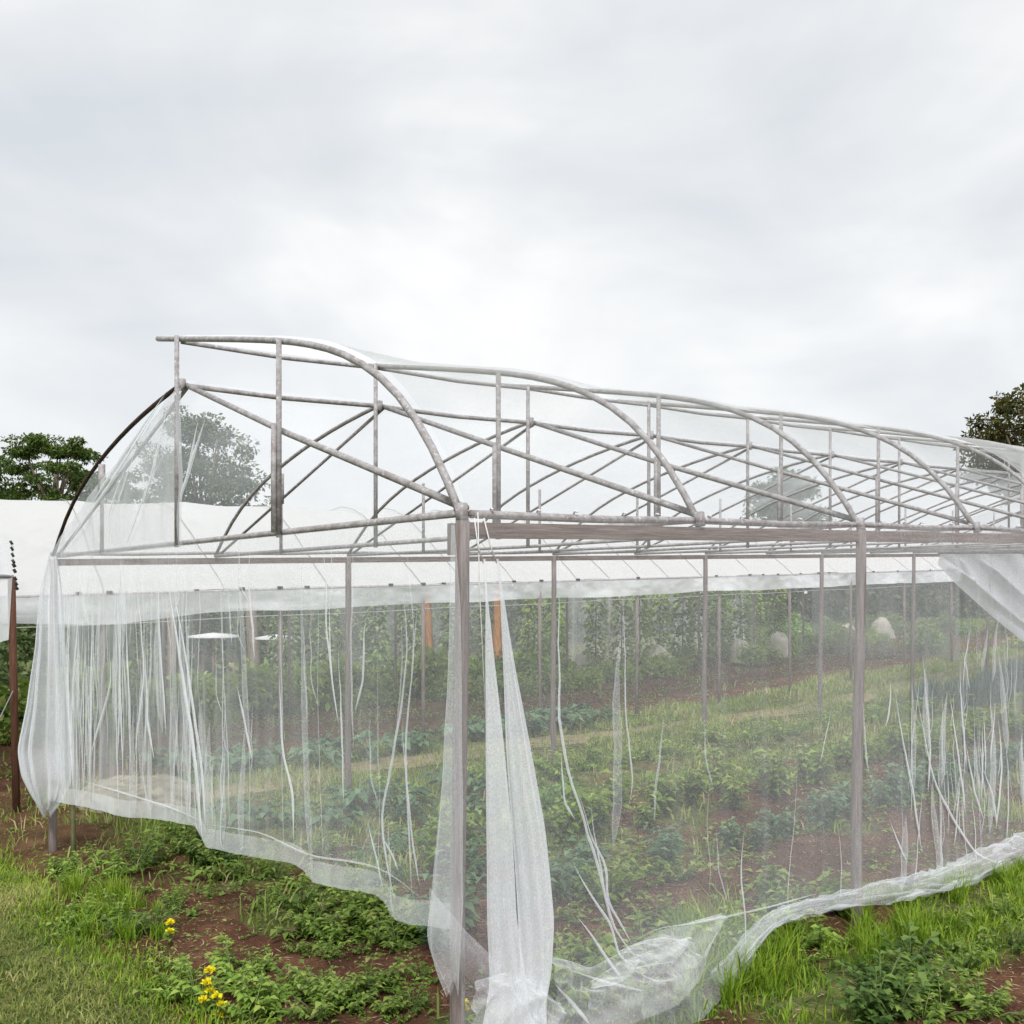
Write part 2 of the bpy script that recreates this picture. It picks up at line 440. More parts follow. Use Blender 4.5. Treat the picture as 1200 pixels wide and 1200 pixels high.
t.links.new(nc.outputs[0], lit.inputs[0])
ml = N(t, 'ShaderNodeMix', data_type='RGBA'); ml.inputs[7].default_value = (0.34, 0.25, 0.16, 1)   # straw bits and crumbs
t.links.new(lit.outputs[0], ml.inputs[0]); t.links.new(rs.outputs[0], ml.inputs[6])
mg = N(t, 'ShaderNodeMix', data_type='RGBA')
t.links.new(at.outputs['Fac'], mg.inputs[0]); t.links.new(rg.outputs[0], mg.inputs[6]); t.links.new(ml.outputs[2], mg.inputs[7])
bs = N(t, 'ShaderNodeBsdfPrincipled'); bs.inputs['Roughness'].default_value = 0.95; bs.inputs['Specular IOR Level'].default_value = 0.15
t.links.new(mg.outputs[2], bs.inputs['Base Color'])
nd = N(t, 'ShaderNodeTexNoise'); nd.inputs['Scale'].default_value = 45.0; nd.inputs['Detail'].default_value = 6
t.links.new(tcn.outputs['Object'], nd.inputs[0])
bp = N(t, 'ShaderNodeBump'); bp.inputs['Strength'].default_value = 0.9; bp.inputs['Distance'].default_value = 0.03
t.links.new(nd.outputs[0], bp.inputs['Height']); t.links.new(bp.outputs[0], bs.inputs['Normal'])
t.links.new(bs.outputs[0], o_.inputs[0])
g = obj('ground', mesh('ground', np.stack([GX, GY, GZ], -1), grid_faces(*GX.shape), gm,
                       attrs={'soil': soil_share(GX, GY).ravel()}))
tag(g, kind='structure', label='red-brown soil and turf of the farm plot')

# dry straw path between the two houses
px_ = np.linspace(1.5, 24, 220)
yc = 6.85 + 0.25 * np.sin(px_ * 0.35) + 0.2 * (fbm(px_ * 0.8, px_ * 0 + 3) - .5) + 0.012 * px_
hw = 0.28 + 0.22 * (fbm(px_ * 1.3 + 9, px_ * 0) - .3)
vv = []
for k in np.linspace(-1, 1, 7):
    y_ = yc + k * hw * (1 + 0.5 * (fbm(px_ * 4, px_ * 0 + k * 5) - .5))
    vv.append(np.stack([px_, y_, ground_z(px_, y_) + 0.012 * (1 - k * k) + 0.004], -1))
vv = np.stack(vv, 1)
tag(obj('straw_path', mesh('straw_path', vv, grid_faces(220, 7), M['path'])), kind='structure', label='worn straw path running between the net house and the film house')

# ------------------------------------------------------------------ the near net house: frame
SP, W, EAVE, NB = 1.377, 5.63, 2.20, 16
LEN = SP * NB
def P(x, y, h): return np.array([x, y, h + SLOPE * x])
ARC_R = [(0, 0), (.018, .18), (.04, .335), (.072, .52), (.115, .68), (.15, .765), (.188, .845), (.25, .94), (.35, 1.06), (.5, 1.23), (.571, 1.31)]
ARC_L = [(.5, .96), (.56, .925), (.627, .865), (.70, .785), (.805, .63), (.88, .47), (.943, .28), (.98, .11), (1.0, 0.0)]
def smooth_curve(c, n):
    c = np.array(c); tt = np.concatenate([[0], np.cumsum(np.linalg.norm(np.diff(c * [W, 1], axis=0), axis=1))])
    q = np.linspace(0, tt[-1], n)
    y = np.interp(q, tt, c[:, 0]); h = np.interp(q, tt, c[:, 1])
    for _ in range(2):
        y[1:-1] = (y[:-2] + 2 * y[1:-1] + y[2:]) / 4; h[1:-1] = (h[:-2] + 2 * h[1:-1] + h[2:]) / 4
    return y * W, h
AR, AL = smooth_curve(ARC_R, 22), smooth_curve(ARC_L, 14)
def arc_h(yq, a): return np.interp(yq, a[0], a[1])

house = empty('net_house_frame', (0, 0, 0))
tag(house, 'arched pipe frame of the net house on wooden posts, open bays in front', 'greenhouse frame')
def part(name, vf, mat, parent=house, smooth=True):
    return obj(name, mesh(name, vf[0], vf[1], mat, smooth), parent)

jit = lambda s: (random.random() - .5) * s
for n in range(NB + 1):
    x = n * SP + (jit(0.03) if n else 0)
    mp_ = M['pipe'] if n < 5 else M['pipe_in']
    e0 = EAVE
    pr = [P(x, y, e0 + h) for y, h in zip(*AR)]
    arch_r = part('arch', tube(pr, 0.0165 if n < 4 else .0145, 9), mp_)
    pl = [P(x, y, e0 + h) for y, h in zip(*AL)]
    arch_l = part('arch', tube(pl, 0.0145, 8), M['rust'] if n == 0 else mp_)
    part('tie_beam', tube([P(x, 0.0, e0 + 0.01), P(x, W * .5, e0 - 0.005 + jit(.02)), P(x, W, e0)], 0.0155 if n < 2 else .013, 8), mp_)
    part('rafter', tube([P(x + .04, 0.02, e0 + .03), P(x + .035, W * .27, e0 + .515 + jit(.02)), P(x + .03, W * .5, e0 + .955)], 0.0165 if n < 3 else .0135, 8), mp_)
    part('rafter', tube([P(x + .04, W * .5, e0 + .95), P(x + .04, W - .02, e0 + .02)], 0.012, 7), mp_)
    part('strut', tube([P(x - .03, W * .5, e0 - .02), P(x - .03, W * .5, e0 + 1.245)], 0.0145, 8), mp_)
    strut_q = part('strut', tube([P(x - .03, W * .26, e0 - .02), P(x - .03, W * .26, e0 + arc_h(W * .26, AR) + .005)], 0.0145, 8), mp_)
    if n % 1 == 0:
        part('timber_splint', tube([P(x - .056, W * .26, e0 + .005), P(x - .057, W * .26, e0 + .30), P(x - .056, W * .26, e0 + .54)], 0.014, 6, .1), mp_, strut_q)
    strut_l = part('strut', tube([P(x - .03, W * .755, e0 - .02), P(x - .03, W * .755, e0 + .60)], 0.0135, 7), mp_)
    if n < 2:
        part('strut_sleeve', tube([P(x - .03, W * .755, e0 + .38), P(x - .03, W * .755, e0 + .62)], 0.024, 6), mp_, strut_l)
    # joint clamps
    part('clamp', tube([P(x, -.01, e0 - .02), P(x, -.002, e0 + .045)], 0.025, 8), M['pipe'], arch_r)
    part('clamp', tube([P(x, W * .5, e0 + .92), P(x, W * .5, e0 + .99)], 0.024, 7), M['pipe'], arch_l)

def along(y, h, r, mat, name, x0=-0.02, x1=LEN + .05, sides=8, sag=0.012):
    xs = np.arange(x0, x1, SP / 2)
    pts = [P(q, y, h - sag * abs(math.sin(math.pi * q / SP)) + jit(.006)) for q in xs]
    part(name, tube(pts, r, sides), mat)
along(0.02, EAVE + .012, 0.0165, M['pipe'], 'eave_pipe', x0=.06)
along(W * .5 + .01, EAVE + 1.215, 0.0135, M['pipe'], 'ridge_pipe', x0=.0)
along(W * .5 + .02, EAVE + .955, 0.0155, M['pipe'], 'purlin')
along(W, EAVE + .03, 0.0145, M['pipe_in'], 'eave_pipe')
for yb_, hb_, sz_ in ((.005, EAVE - .055, (LEN, .04, .060)), (W - .005, EAVE - .045, (LEN, .04, .055))):
    b = part('eave_beam', box((0, 0, 0), sz_), M['beam'], smooth=False)
    b.location = (LEN / 2, yb_, hb_ + SLOPE * LEN / 2); b.rotation_euler = (0, -math.atan(SLOPE), 0)
# posts every second arch, both sides
for k in range(NB // 2 + 1):
    x = k * 2 * SP
    for y, r in ((0.0, .029), (W, .029)):
        zb = gz(x, y) - .25
        top = P(x, y, EAVE - .02)
        lean = jit(.03)
        pts = [np.array([x + lean * (1 - q), y + .012 * math.sin(q * 5), zb + (top[2] - zb) * q]) for q in np.linspace(0, 1, 9)]
        rr = r * (1.08 - .12 * np.linspace(0, 1, 9)) * (1 if y == 0 else 1.05)
        part('post', tube(pts, rr, 10, .06), M['wood'])
part('post_block', box((-0.033, 0.012, EAVE - .09), (.02, .03, .12)), M['wood'], smooth=False)
# ties and clips dotted along the near eave pipe
for k in range(46):
    x = .12 + k * .26 + jit(.12)
    part('net_tie', tube([P(x, -.006, EAVE + .028), P(x + .012, .02, EAVE + .034), P(x + .02, .042, EAVE + .012)], .0045, 5), M['string'] if k < 22 or random.random() < .4 else M['clip'])

# ------------------------------------------------------------------ nets
def seg_field(U, V, creases):
    """height field of creases: list of (polyline [(u,v)..], sigma, amp)"""
    D = np.zeros_like(U)
    for pl, sg, amp in creases:
        pl = np.asarray(pl, float)
        seg = np.linalg.norm(np.diff(pl, axis=0), axis=1); tot = seg.sum(); s0 = 0
        best = np.full(U.shape, 1e9); bt = np.zeros_like(U)
        lo = pl.min(0) - 4 * sg; hi = pl.max(0) + 4 * sg
        msk = (U > lo[0]) & (U < hi[0]) & (V > lo[1]) & (V < hi[1])
        if not msk.any(): continue
        u = U[msk]; v = V[msk]
        best = np.full(u.shape, 1e9); bt = np.zeros(u.shape)
        for i in range(len(seg)):
            a, bq = pl[i], pl[i + 1]; d = bq - a
            tt = np.clip(((u - a[0]) * d[0] + (v - a[1]) * d[1]) / (d @ d + 1e-12), 0, 1)
            ds = np.hypot(u - a[0] - tt * d[0], v - a[1] - tt * d[1])
            q = ds < best
            best = np.where(q, ds, best); bt = np.where(q, (s0 + tt * seg[i]) / tot, bt); s0 += seg[i]
        taper = np.minimum(1, np.minimum(bt / .15 + .15, (1 - bt) / .15 + .1))
        D[msk] += amp * taper * np.exp(-(best / sg) ** 2)
    return D

FOLDS = []
def fold_mesh(pts, axis, wd, off=.012, n=26, mt=None):
    pts = np.asarray(pts, float)
    dd = np.concatenate([[0], np.cumsum(np.linalg.norm(np.diff(pts, axis=0), axis=1))])
    q = np.linspace(0, dd[-1], n)
    c = np.stack([np.interp(q, dd, pts[:, i]) for i in range(3)], -1)
    for _ in range(3): c[1:-1] = (c[:-2] + 2 * c[1:-1] + c[2:]) / 4
    c[1:-1, 1 - axis] += (fbm(q[1:-1] * 7 + pts[0, 2] * 31, q[1:-1] * 0 + pts[0, 1 - axis] * 17, 2) - .5) * .022
    tq = q / dd[-1]
    hw_ = wd * np.minimum(1, (tq / .45 + .03)) * np.minimum(1, (1 - tq) / .18 + .05) * (.75 + .5 * fbm(tq * 6 + pts[0, 2] * 9, tq * 0 + pts[0, 0] * 5, 2))
    tan = np.gradient(c, axis=0); tan /= np.linalg.norm(tan, axis=1)[:, None]
    nrm = np.zeros(3); nrm[axis] = -1
    sd_ = np.cross(tan, nrm); sd_ /= np.linalg.norm(sd_, axis=1)[:, None]
    ring = [(-1, 0), (-.45, .75), (.15, .45), (.6, .8), (1, 0), (.2, -.2), (-1, 0)]
    v_ = np.stack([c + sd_ * (a * hw_)[:, None] + nrm * (b_ * hw_ * .9 + off)[:, None] for a, b_ in ring], 1)
    return mesh('fold', v_, grid_faces(n, len(ring)), mt)
def add_folds(creases, axis, parent, base=-.045, hemf=None):
    for pl, sg_, amp in creases:
        p3 = []
        for u_, v_ in pl:
            if hemf is not None: v_ = max(v_, float(hemf(np.array(u_))) + .012)
            q = [0, 0, v_]; q[axis] = base; q[1 - axis] = u_; p3.append(q)
        if np.ptp(np.array(p3), axis=0).max() < .12: continue
        obj('fold', fold_mesh(p3, axis, sg_ * .72, mt=M['net_pleat' if sg_ >= .02 and amp < .05 else 'net_fold_thick' if amp >= .03 else 'net_fold']), parent)

def px_crease(pts, axis, sg=.013, amp=.04):
    r = []
    for p_ in pts:
        q = on_plane(p_[0], p_[1], axis, -0.045)
        r.append((q[1 - axis], q[2]))
    return (r, sg, amp)

def wall_net(name, axis, u0, u1, du, hem, top, creases, mat, nv=84, und=0.02, seed=0, base=-0.045, flare=None):
    nu = int((u1 - u0) / du) + 1
    u = np.linspace(u0, u1, nu); v = np.linspace(0, 1, nv)
    U, Q = np.meshgrid(u, v, indexing='ij')
    T = top(U); H = hem(U)
    V = T + (H - T) * Q
    D = np.zeros_like(U)
    low = (fbm(U * 2.6 + seed, V * .6 + seed, 3) - .5) * und * 2 + (fbm(U * 9 + seed, V * .9, 2) - .5) * und * .9
    D = D + low * np.minimum(1, Q * 3 + .15)
    if flare is not None: D = D + flare(U, V, Q)
    vtx = np.zeros(U.shape + (3,))
    vtx[..., axis] = base - D
    vtx[..., 1 - axis] = U
    vtx[..., 2] = V
    return mesh(name, vtx, grid_faces(nu, nv), mat), (U, V, Q, vtx)

# --- end wall net (plane X = 0)
EH = []
for a_, b_ in [(45, 935), (70, 940), (110, 948), (150, 958), (200, 962), (228, 968), (238, 984), (242, 993), (290, 1003), (340, 1012), (355, 1020), (366, 1034), (400, 1041), (445, 1047), (455, 1056), (465, 1077), (485, 1083), (520, 1086), (560, 1090)]:
    q_ = on_plane(a_, b_, 0, -.045); EH.append((q_[1], q_[2]))
EH = np.array(sorted(EH))
def end_hem(y): return np.interp(y, EH[:, 0], EH[:, 1]) + .008 * (fbm(y * 5, y * 0 + 2, 2) - .5)
def end_top(y): return EAVE - .01 + 0 * y
cr_e = [px_crease(p, 0, s, a) for p, s, a in [
    ([(200, 690), (212, 760), (232, 890), (240, 984)], .022, .085),
    ([(206, 690), (222, 780), (240, 900), (243, 975)], .016, .07),
    ([(212, 700), (214, 780), (226, 850), (236, 930)], .013, .05),
    ([(475, 690), (481, 760), (471, 850), (449, 960), (455, 1000), (466, 1060)], .009, .05),
    ([(492, 700), (478, 880), (486, 1045)], .007, .035),
    ([(449, 978), (462, 1000), (470, 1020)], .006, .03),
    ([(434, 960), (452, 1040)], .006, .03),
    ([(400, 760), (403, 860), (405, 940)], .007, .03),
    ([(432, 720), (428, 800), (420, 835)], .008, .04),
    ([(388, 700), (392, 800), (400, 850)], .007, .03),
    ([(330, 790), (334, 880), (346, 930), (347, 985)], .010, .045),
    ([(280, 800), (292, 860), (298, 890)], .010, .04),
    ([(130, 760), (133, 800), (108, 885)], .012, .05),
    ([(165, 700), (172, 790), (162, 870), (160, 890)], .012, .05),
    ([(172, 760), (176, 850), (183, 890)], .012, .05),
    ([(150, 720), (155, 860)], .011, .045),
    ([(140, 700), (146, 900)], .011, .045),
    ([(96, 700), (88, 800), (84, 900)], .013, .06),
    ([(85, 690), (80, 760), (84, 860), (90, 945)], .013, .06),
    ([(90, 912), (150, 930), (200, 945), (240, 962)], .007, .02),
    ([(240, 965), (310, 975), (340, 990), (365, 1003), (400, 1007), (452, 1015), (500, 1055)], .0055, .02),
]]
def wander(u, z0, z1, drift, n=5):
    pts = [(u, z0)]; sl_ = jit(drift)
    for q in np.linspace(0, 1, n)[1:]:
        sl_ = sl_ * .5 + jit(drift); pts.append((pts[-1][0] + sl_, z0 + (z1 - z0) * q))
    return pts
for k in range(120):
    y = 5.3 - 2.9 * random.random() ** 1.2 if k < 76 else random.uniform(.25, 5.2)
    z0 = 2.14 if random.random() < .3 else random.uniform(1.0, 2.1); z1 = max(.3, z0 - random.uniform(.3, 1.5))
    p_ = wander(y, z0, z1, .08)
    wd_ = random.choice([.003, .004, .005, .006, .008, .011, .03, .05])
    cr_e.append((p_, wd_, random.uniform(.008, .038)))
    if random.random() < .3:
        j = random.choice([2, 3]); cr_e.append((wander(p_[j][0] + jit(.2), p_[j][1] + .4, p_[j][1], .05)[:-1] + [p_[j]], .005, .02))
m_, (U, V, Q, vt) = wall_net('end_net', 0, -.03, 5.62, .016, end_hem, end_top, cr_e, M['net'], nv=80, und=.022, seed=3)
end_net = tag(obj('end_net', m_), 'fine white net hung across the short end wall, hem hitched above red soil', 'net')
add_folds(cr_e, 0, end_net, hemf=end_hem)
hs = Q[0] > .935
i0 = int(np.argmax(hs))
hv = vt[:, i0:, :].copy(); hv[..., 0] -= .006
obj('hem', mesh('hem', hv[::2], grid_faces(hv[::2].shape[0], hv.shape[1]), M['net_hem']), end_net)

# --- side wall net (plane Y = 0)
SH = np.array([(-.05, .22), (.12, .16), (.3, .07), (.6, .05), (1.1, .05), (1.5, .06), (1.7, .16), (1.92, .24), (2.3, .22), (2.75, .19), (3.4, .15), (4.83, .115), (7, .17), (12, .25), (24, .55)])
def side_hem(x): return np.interp(x, SH[:, 0], SH[:, 1]) + .015 * (fbm(x * 5, x * 0 + 2, 2) - .5)
def side_top(x): return EAVE + SLOPE * x - .005
cr_s = [px_crease(p, 1, s, a) for p, s, a in [
    ([(652, 645), (653, 760), (655, 880), (668, 920), (690, 985), (706, 1040), (716, 1090), (745, 1125)], .010, .055),
    ([(656, 880), (660, 940), (672, 960)], .007, .03),
    ([(676, 930), (690, 980), (707, 1010), (712, 1060), (738, 1105)], .009, .045),
    ([(690, 940), (700, 1010), (710, 1060)], .006, .03),
    ([(669, 1008), (690, 1045), (712, 1080), (724, 1120), (740, 1130)], .009, .05),
    ([(673, 1072), (700, 1110), (728, 1150)], .009, .05),
    ([(648, 1150), (670, 1175), (690, 1200)], .010, .05),
    ([(664, 1135), (700, 1148), (752, 1160)], .008, .04),
    ([(728, 700), (730, 800), (735, 880), (739, 920), (734, 945)], .006, .03),
    ([(822, 840), (824, 890), (834, 925)], .006, .028),
    ([(837, 970), (839, 1020), (850, 1060)], .006, .028),
    ([(866, 1040), (878, 1062)], .006, .03),
    ([(1045, 805), (1058, 880), (1068, 930), (1078, 1000)], .011, .045),
    ([(1070, 800), (1080, 860), (1092, 915), (1115, 960), (1140, 1000), (1168, 1020)], .011, .05),
    ([(1083, 805), (1088, 880), (1085, 930)], .010, .045),
    ([(1110, 810), (1120, 880), (1130, 955)], .011, .05),
    ([(1150, 900), (1160, 930), (1166, 970)], .011, .05),
    ([(1168, 840), (1172, 900), (1165, 970)], .011, .045),
    ([(1130, 870), (1140, 930), (1150, 960)], .010, .045),
    ([(738, 1105), (760, 1088), (830, 1078), (900, 1062), (960, 1045)], .007, .02),
    ([(1040, 960), (1056, 1000), (1062, 1010)], .008, .04),
]]
for k in range(130):
    x = random.uniform(3.1, 6.8) if k < 112 else random.uniform(.8, 6.8)
    z0 = random.uniform(.6, 1.75); z1 = max(.15, z0 - random.uniform(.2, .95))
    p_ = wander(x, z0, z1, .07)
    wd_ = random.choice([.0025, .003, .004, .005, .007, .009, .025, .04])
    cr_s.append((p_, wd_, random.uniform(.008, .038)))
    if k < 100 and random.random() < .35:
        j = random.choice([2, 3]); cr_s.append((wander(p_[j][0] + jit(.15), p_[j][1] + .35, p_[j][1], .04)[:-1] + [p_[j]], .004, .02))
def side_flare(U, V, Q):
    f = np.exp(-((U - .95) / .55) ** 2) * sstep(.45, .05, V) * .16
    f = f + sstep(.55, .0, V) * .05 * (fbm(U * 6, V * 7, 3) - .4) * 2 * (U < 1.7)
    return f
m_, (U, V, Q, vt) = wall_net('side_net', 1, -.035, 7.0, .016, side_hem, side_top, cr_s, M['net'], nv=84, und=.018, seed=11, flare=side_flare)
side_net = tag(obj('side_net', m_), 'fine white net hung along the long side wall from the brown eave beam', 'net')
add_folds(cr_s, 1, side_net, hemf=side_hem)
m_, _ = wall_net('net_panel', 1, 7.0, LEN, .06, side_hem, side_top, [], M['net'], nv=30, und=.03, seed=11)
obj('net_panel', m_, side_net)

def crumple(name, path, rad, mat, parent=None, nseg=260, ns=26, flat=.55, rough=.55, seed=0, freq=5.0):
    """a bunched roll of net following a path, creased all over"""
    path = np.asarray(path, float)
    dd = np.concatenate([[0], np.cumsum(np.linalg.norm(np.diff(path, axis=0), axis=1))])
    q = np.linspace(0, dd[-1], nseg)
    C = np.stack([np.interp(q, dd, path[:, i]) for i in range(3)], -1)
    rr = np.interp(q, dd, rad) if not np.isscalar(rad) else np.full(nseg, rad)
    tan = np.gradient(C, axis=0); tan /= np.linalg.norm(tan, axis=1)[:, None]
    side = np.cross(tan, [0, 0, 1.0]); side /= np.linalg.norm(side, axis=1)[:, None]
    upv = np.cross(side, tan)
    a = np.linspace(0, 2 * math.pi, ns)
    ridg = lambda x, y: 1 - np.abs(2 * fbm(x, y, 3) - 1) * 2
    A, QQ = np.meshgrid(a, q)
    cx, cy = np.cos(A), np.sin(A)
    tw = A * 2.0 + .9 * np.sin(QQ * 2.3 + seed)
    n_ = ridg(QQ * freq * .35 + seed, np.cos(tw) * 1.6 + cx * .8 + seed * 3 + 40) * .65 + ridg(QQ * freq * .8 + seed + cx, cy * 2.2 + 9) * .35
    rad_ = rr[:, None] * (1 - rough * .5 + rough * (n_ - .3))
    vtx = C[:, None, :] + side[:, None, :] * (rad_ * cx)[..., None] + upv[:, None, :] * (rad_ * cy * flat)[..., None]
    o = obj(name, mesh(name, vtx, grid_faces(nseg, ns), mat), parent)
    return o

hx = np.linspace(1.45, 7, 40)
hp = np.stack([hx, -.06 - .03 * np.sin(hx * 2.2), side_hem(hx) + .045], -1)
crumple('hem_roll', hp, np.interp(hx, [1.45, 1.9, 2.6, 3.2, 4.2, 5, 7], [.05, .045, .06, .085, .10, .12, .10]), M['net_crumple'], side_net, nseg=420, ns=40, flat=.8, rough=.9, seed=5, freq=3.0)
def drape(name, top_px, bot_px, parent, mat, seed, y0=-.07, y1=-.2, amp=.035, nu=150, nv=60, fu=5.0, sk=1.5):
    """a slack lap of net lying from the wall out on to the ground, in sharp soft-sided folds"""
    tpv = np.array([on_plane(a, b_, 1, y0) for a, b_ in top_px]); btv = np.array([on_plane(a, b_, 1, y1) for a, b_ in bot_px])
    uu = np.linspace(0, 1, nu); ww = np.linspace(0, 1, nv)
    def along_(p_):
        d_ = np.concatenate([[0], np.cumsum(np.linalg.norm(np.diff(p_, axis=0), axis=1))]); d_ /= d_[-1]
        c = np.stack([np.interp(uu, d_, p_[:, i]) for i in range(3)], -1)
        for _ in range(8): c[1:-1] = (c[:-2] + 2 * c[1:-1] + c[2:]) / 4
        return c
    A_, B_ = along_(tpv), along_(btv)
    v_ = A_[:, None, :] * (1 - ww[None, :, None]) + B_[:, None, :] * ww[None, :, None]
    U_, W_ = np.meshgrid(uu, ww, indexing='ij')
    rg_ = 1 - np.abs(2 * fbm(U_ * fu + W_ * sk + seed, W_ * 1.6 + seed * 2, 2) - 1) * 2.2
    rg2 = 1 - np.abs(2 * fbm(U_ * fu * 2.2 - W_ * sk * 2 + seed * 5, W_ * 3 + seed, 2) - 1) * 2.2
    hump = np.sin(np.pi * np.clip(W_, 0, 1)) ** .8
    v_[..., 1] -= amp * (rg_ + .45 * rg2) * (hump + .25)
    v_[..., 2] += amp * .9 * (rg_ * .7 + .5 * rg2) * (hump + .15) + .03 * hump
    v_[..., 2] = np.maximum(v_[..., 2], ground_z(v_[..., 0], v_[..., 1]) + .008)
    return obj(name, mesh(name, v_, grid_faces(nu, nv), mat), parent)
drape('hem_lap', [(640, 1120), (690, 1135), (735, 1112), (775, 1090), (845, 1070)], [(640, 1240), (690, 1225), (750, 1195), (800, 1175), (824, 1138)], side_net, M['net_crumple'], 2.0, amp=.05, fu=3.0, sk=1.0)
drape('hem_lap', [(690, 1150), (730, 1125), (770, 1112), (800, 1100)], [(680, 1215), (740, 1200), (790, 1180), (820, 1150)], side_net, M['net_crumple'], 7.4, y0=-.1, y1=-.26, amp=.055, fu=2.2, sk=.8)
drape('hem_lap', [(720, 1118), (745, 1105), (775, 1098), (806, 1108)], [(735, 1140), (760, 1142), (790, 1140), (822, 1132)], side_net, M['net_crumple'], 4.1, y0=-.12, y1=-.24, amp=.022, fu=3, nu=80, nv=36)

def gather(name, keys, mat, parent=None, pl=7, rows=110, ns=72, depth=.5, seed=0, phase=0.0, wdir=RT):
    """a net drawn together at the top and hanging in soft pleats; keys = [(x, y, z, half width)]"""
    keys = np.asarray(keys, float)
    tq = np.linspace(0, 1, rows)
    kz = np.linspace(0, 1, len(keys))
    zz = (keys[0, 2] - keys[:, 2]) / (keys[0, 2] - keys[-1, 2])
    Cx = np.stack([np.interp(tq, zz, keys[:, i]) for i in range(4)], -1)
    for _ in range(6): Cx[1:-1] = (Cx[:-2] + 2 * Cx[1:-1] + Cx[2:]) / 4
    a = np.linspace(0, 2 * math.pi, ns)
    A, T = np.meshgrid(a, tq)
    hwid = Cx[:, 3][:, None]
    ple = np.sin(A * pl + phase + 2.2 * np.sin(T * 2 + seed)) * .5 + .5 * np.sin(A * (pl * 2 - 3) + seed * 1.7 + T * 4)
    rad = hwid * (1 + .10 * ple)
    off_w = rad * np.cos(A)
    off_n = hwid * depth * np.sin(A) * (1 + .35 * ple) + hwid * .16 * ple
    nd_ = np.array([-wdir[1], wdir[0], 0]) * -1.0
    wob = .012 * (fbm(T * 4 + seed, A * 0 + 1, 2) - .5)
    vtx = Cx[:, None, :3] + wdir[None, None, :] * (off_w + wob)[..., None] + nd_[None, None, :] * off_n[..., None]
    vtx[..., 2] += .03 * np.sin(A * 3 + seed) * T ** 6
    return obj(name, mesh(name, vtx, grid_faces(rows, ns), mat), parent)

def gk(rows_, axis, val):
    ks = []
    for xl, xr, y in rows_:
        c = on_plane((xl + xr) / 2, y, axis, val)
        z = (c - CAM) @ FW
        ks.append((c[0], c[1], c[2], (xr - xl) / 2 / FPX * z))
    return ks

s1 = gather('net_curtain', gk([(565.5, 568, 655), (567.5, 570, 700), (568, 579, 780), (569, 590, 880), (570, 599, 970), (571, 606, 1080), (574, 616, 1150), (566, 618, 1195), (560, 640, 1235)], 1, -.075), M['net_strip'], seed=1, pl=5)
tag(s1, 'narrow gathered net curtain, left one of two hanging beside the corner post', 'net curtain')
s2 = gather('net_curtain', gk([(581, 583.5, 655), (586, 590, 700), (590, 603, 780), (594, 622, 880), (599, 637, 970), (606, 648, 1080), (610, 646, 1140), (600, 640, 1180), (590, 640, 1235)], 1, -.085), M['net_strip'], seed=2.3, pl=6)
tag(s2, 'wider gathered net curtain, right one of two hanging beside the corner post', 'net curtain')
for s_, pts in ((s1, [(556, 607), (560, 640), (566.5, 660)]), (s2, [(567, 607), (575, 640), (582, 660)])):
    q = [on_plane(a, b, 1, -.06) for a, b in pts]
    obj('tie_string', mesh('tie_string', *tube(q, .0028, 5), M['string']), s_)
q = [on_plane(a, b, 1, -.05) for a, b in [(560, 600), (562, 690), (570, 860)]]
obj('tie_string', mesh('tie_string', *tube(q, .0022, 5), M['string']), s1)
drape('net_foot', [(556, 1150), (590, 1140), (630, 1150), (652, 1175)], [(548, 1230), (590, 1235), (630, 1235), (664, 1230)], s2, M['net_fold'], 5.5, y0=-.08, y1=-.2, amp=.022, fu=3.5, nu=90, nv=44)
s3 = gather('post_wrap_net', gk([(529, 533, 615), (526, 538, 700), (523, 540, 800), (518, 541, 900), (511, 542, 985), (504, 543, 1060), (499, 541, 1100), (506, 538, 1130), (520, 536, 1158)], 1, -.055), M['net_fold'], seed=4, pl=4, depth=.45)
tag(s3, 'loose net wrapped down the near corner post and bellied out at its foot', 'net')
s4 = gather('bunched_net', gk([(57, 66, 652), (48, 72, 690), (42, 76, 760), (32, 82, 830), (23, 86, 878), (28, 85, 910), (40, 72, 938), (50, 58, 954)], 0, -.10), M['net_fold_thick'], seed=6, pl=7, depth=.6)
tag(s4, 'bunched white net hanging like a bag on the far left corner post', 'net')

# corner belly of net hanging under the wrap, joins the wall to the curtains
cb = []
for t_ in np.linspace(0, 1, 60):
    row = []
    for s_ in np.linspace(0, 1, 30):
        xl = np.interp(s_, [0, .35, 1], [503, 545, 586]); yt = np.interp(s_, [0, .35, 1], [1040, 1090, 1130])
        yb = np.interp(s_, [0, .15, .45, 1], [1095, 1128, 1150, 1176])
        q = on_plane(xl, yt + (yb - yt) * t_, 1, -.06 - .05 * math.sin(t_ * 3) + .025 * (float(fbm(np.array(s_ * 7), np.array(t_ * 3), 2)) - .5))
        row.append(q)
    cb.append(row)
obj('net_belly', mesh('net_belly', np.array(cb), grid_faces(60, 30), M['net']), s3)

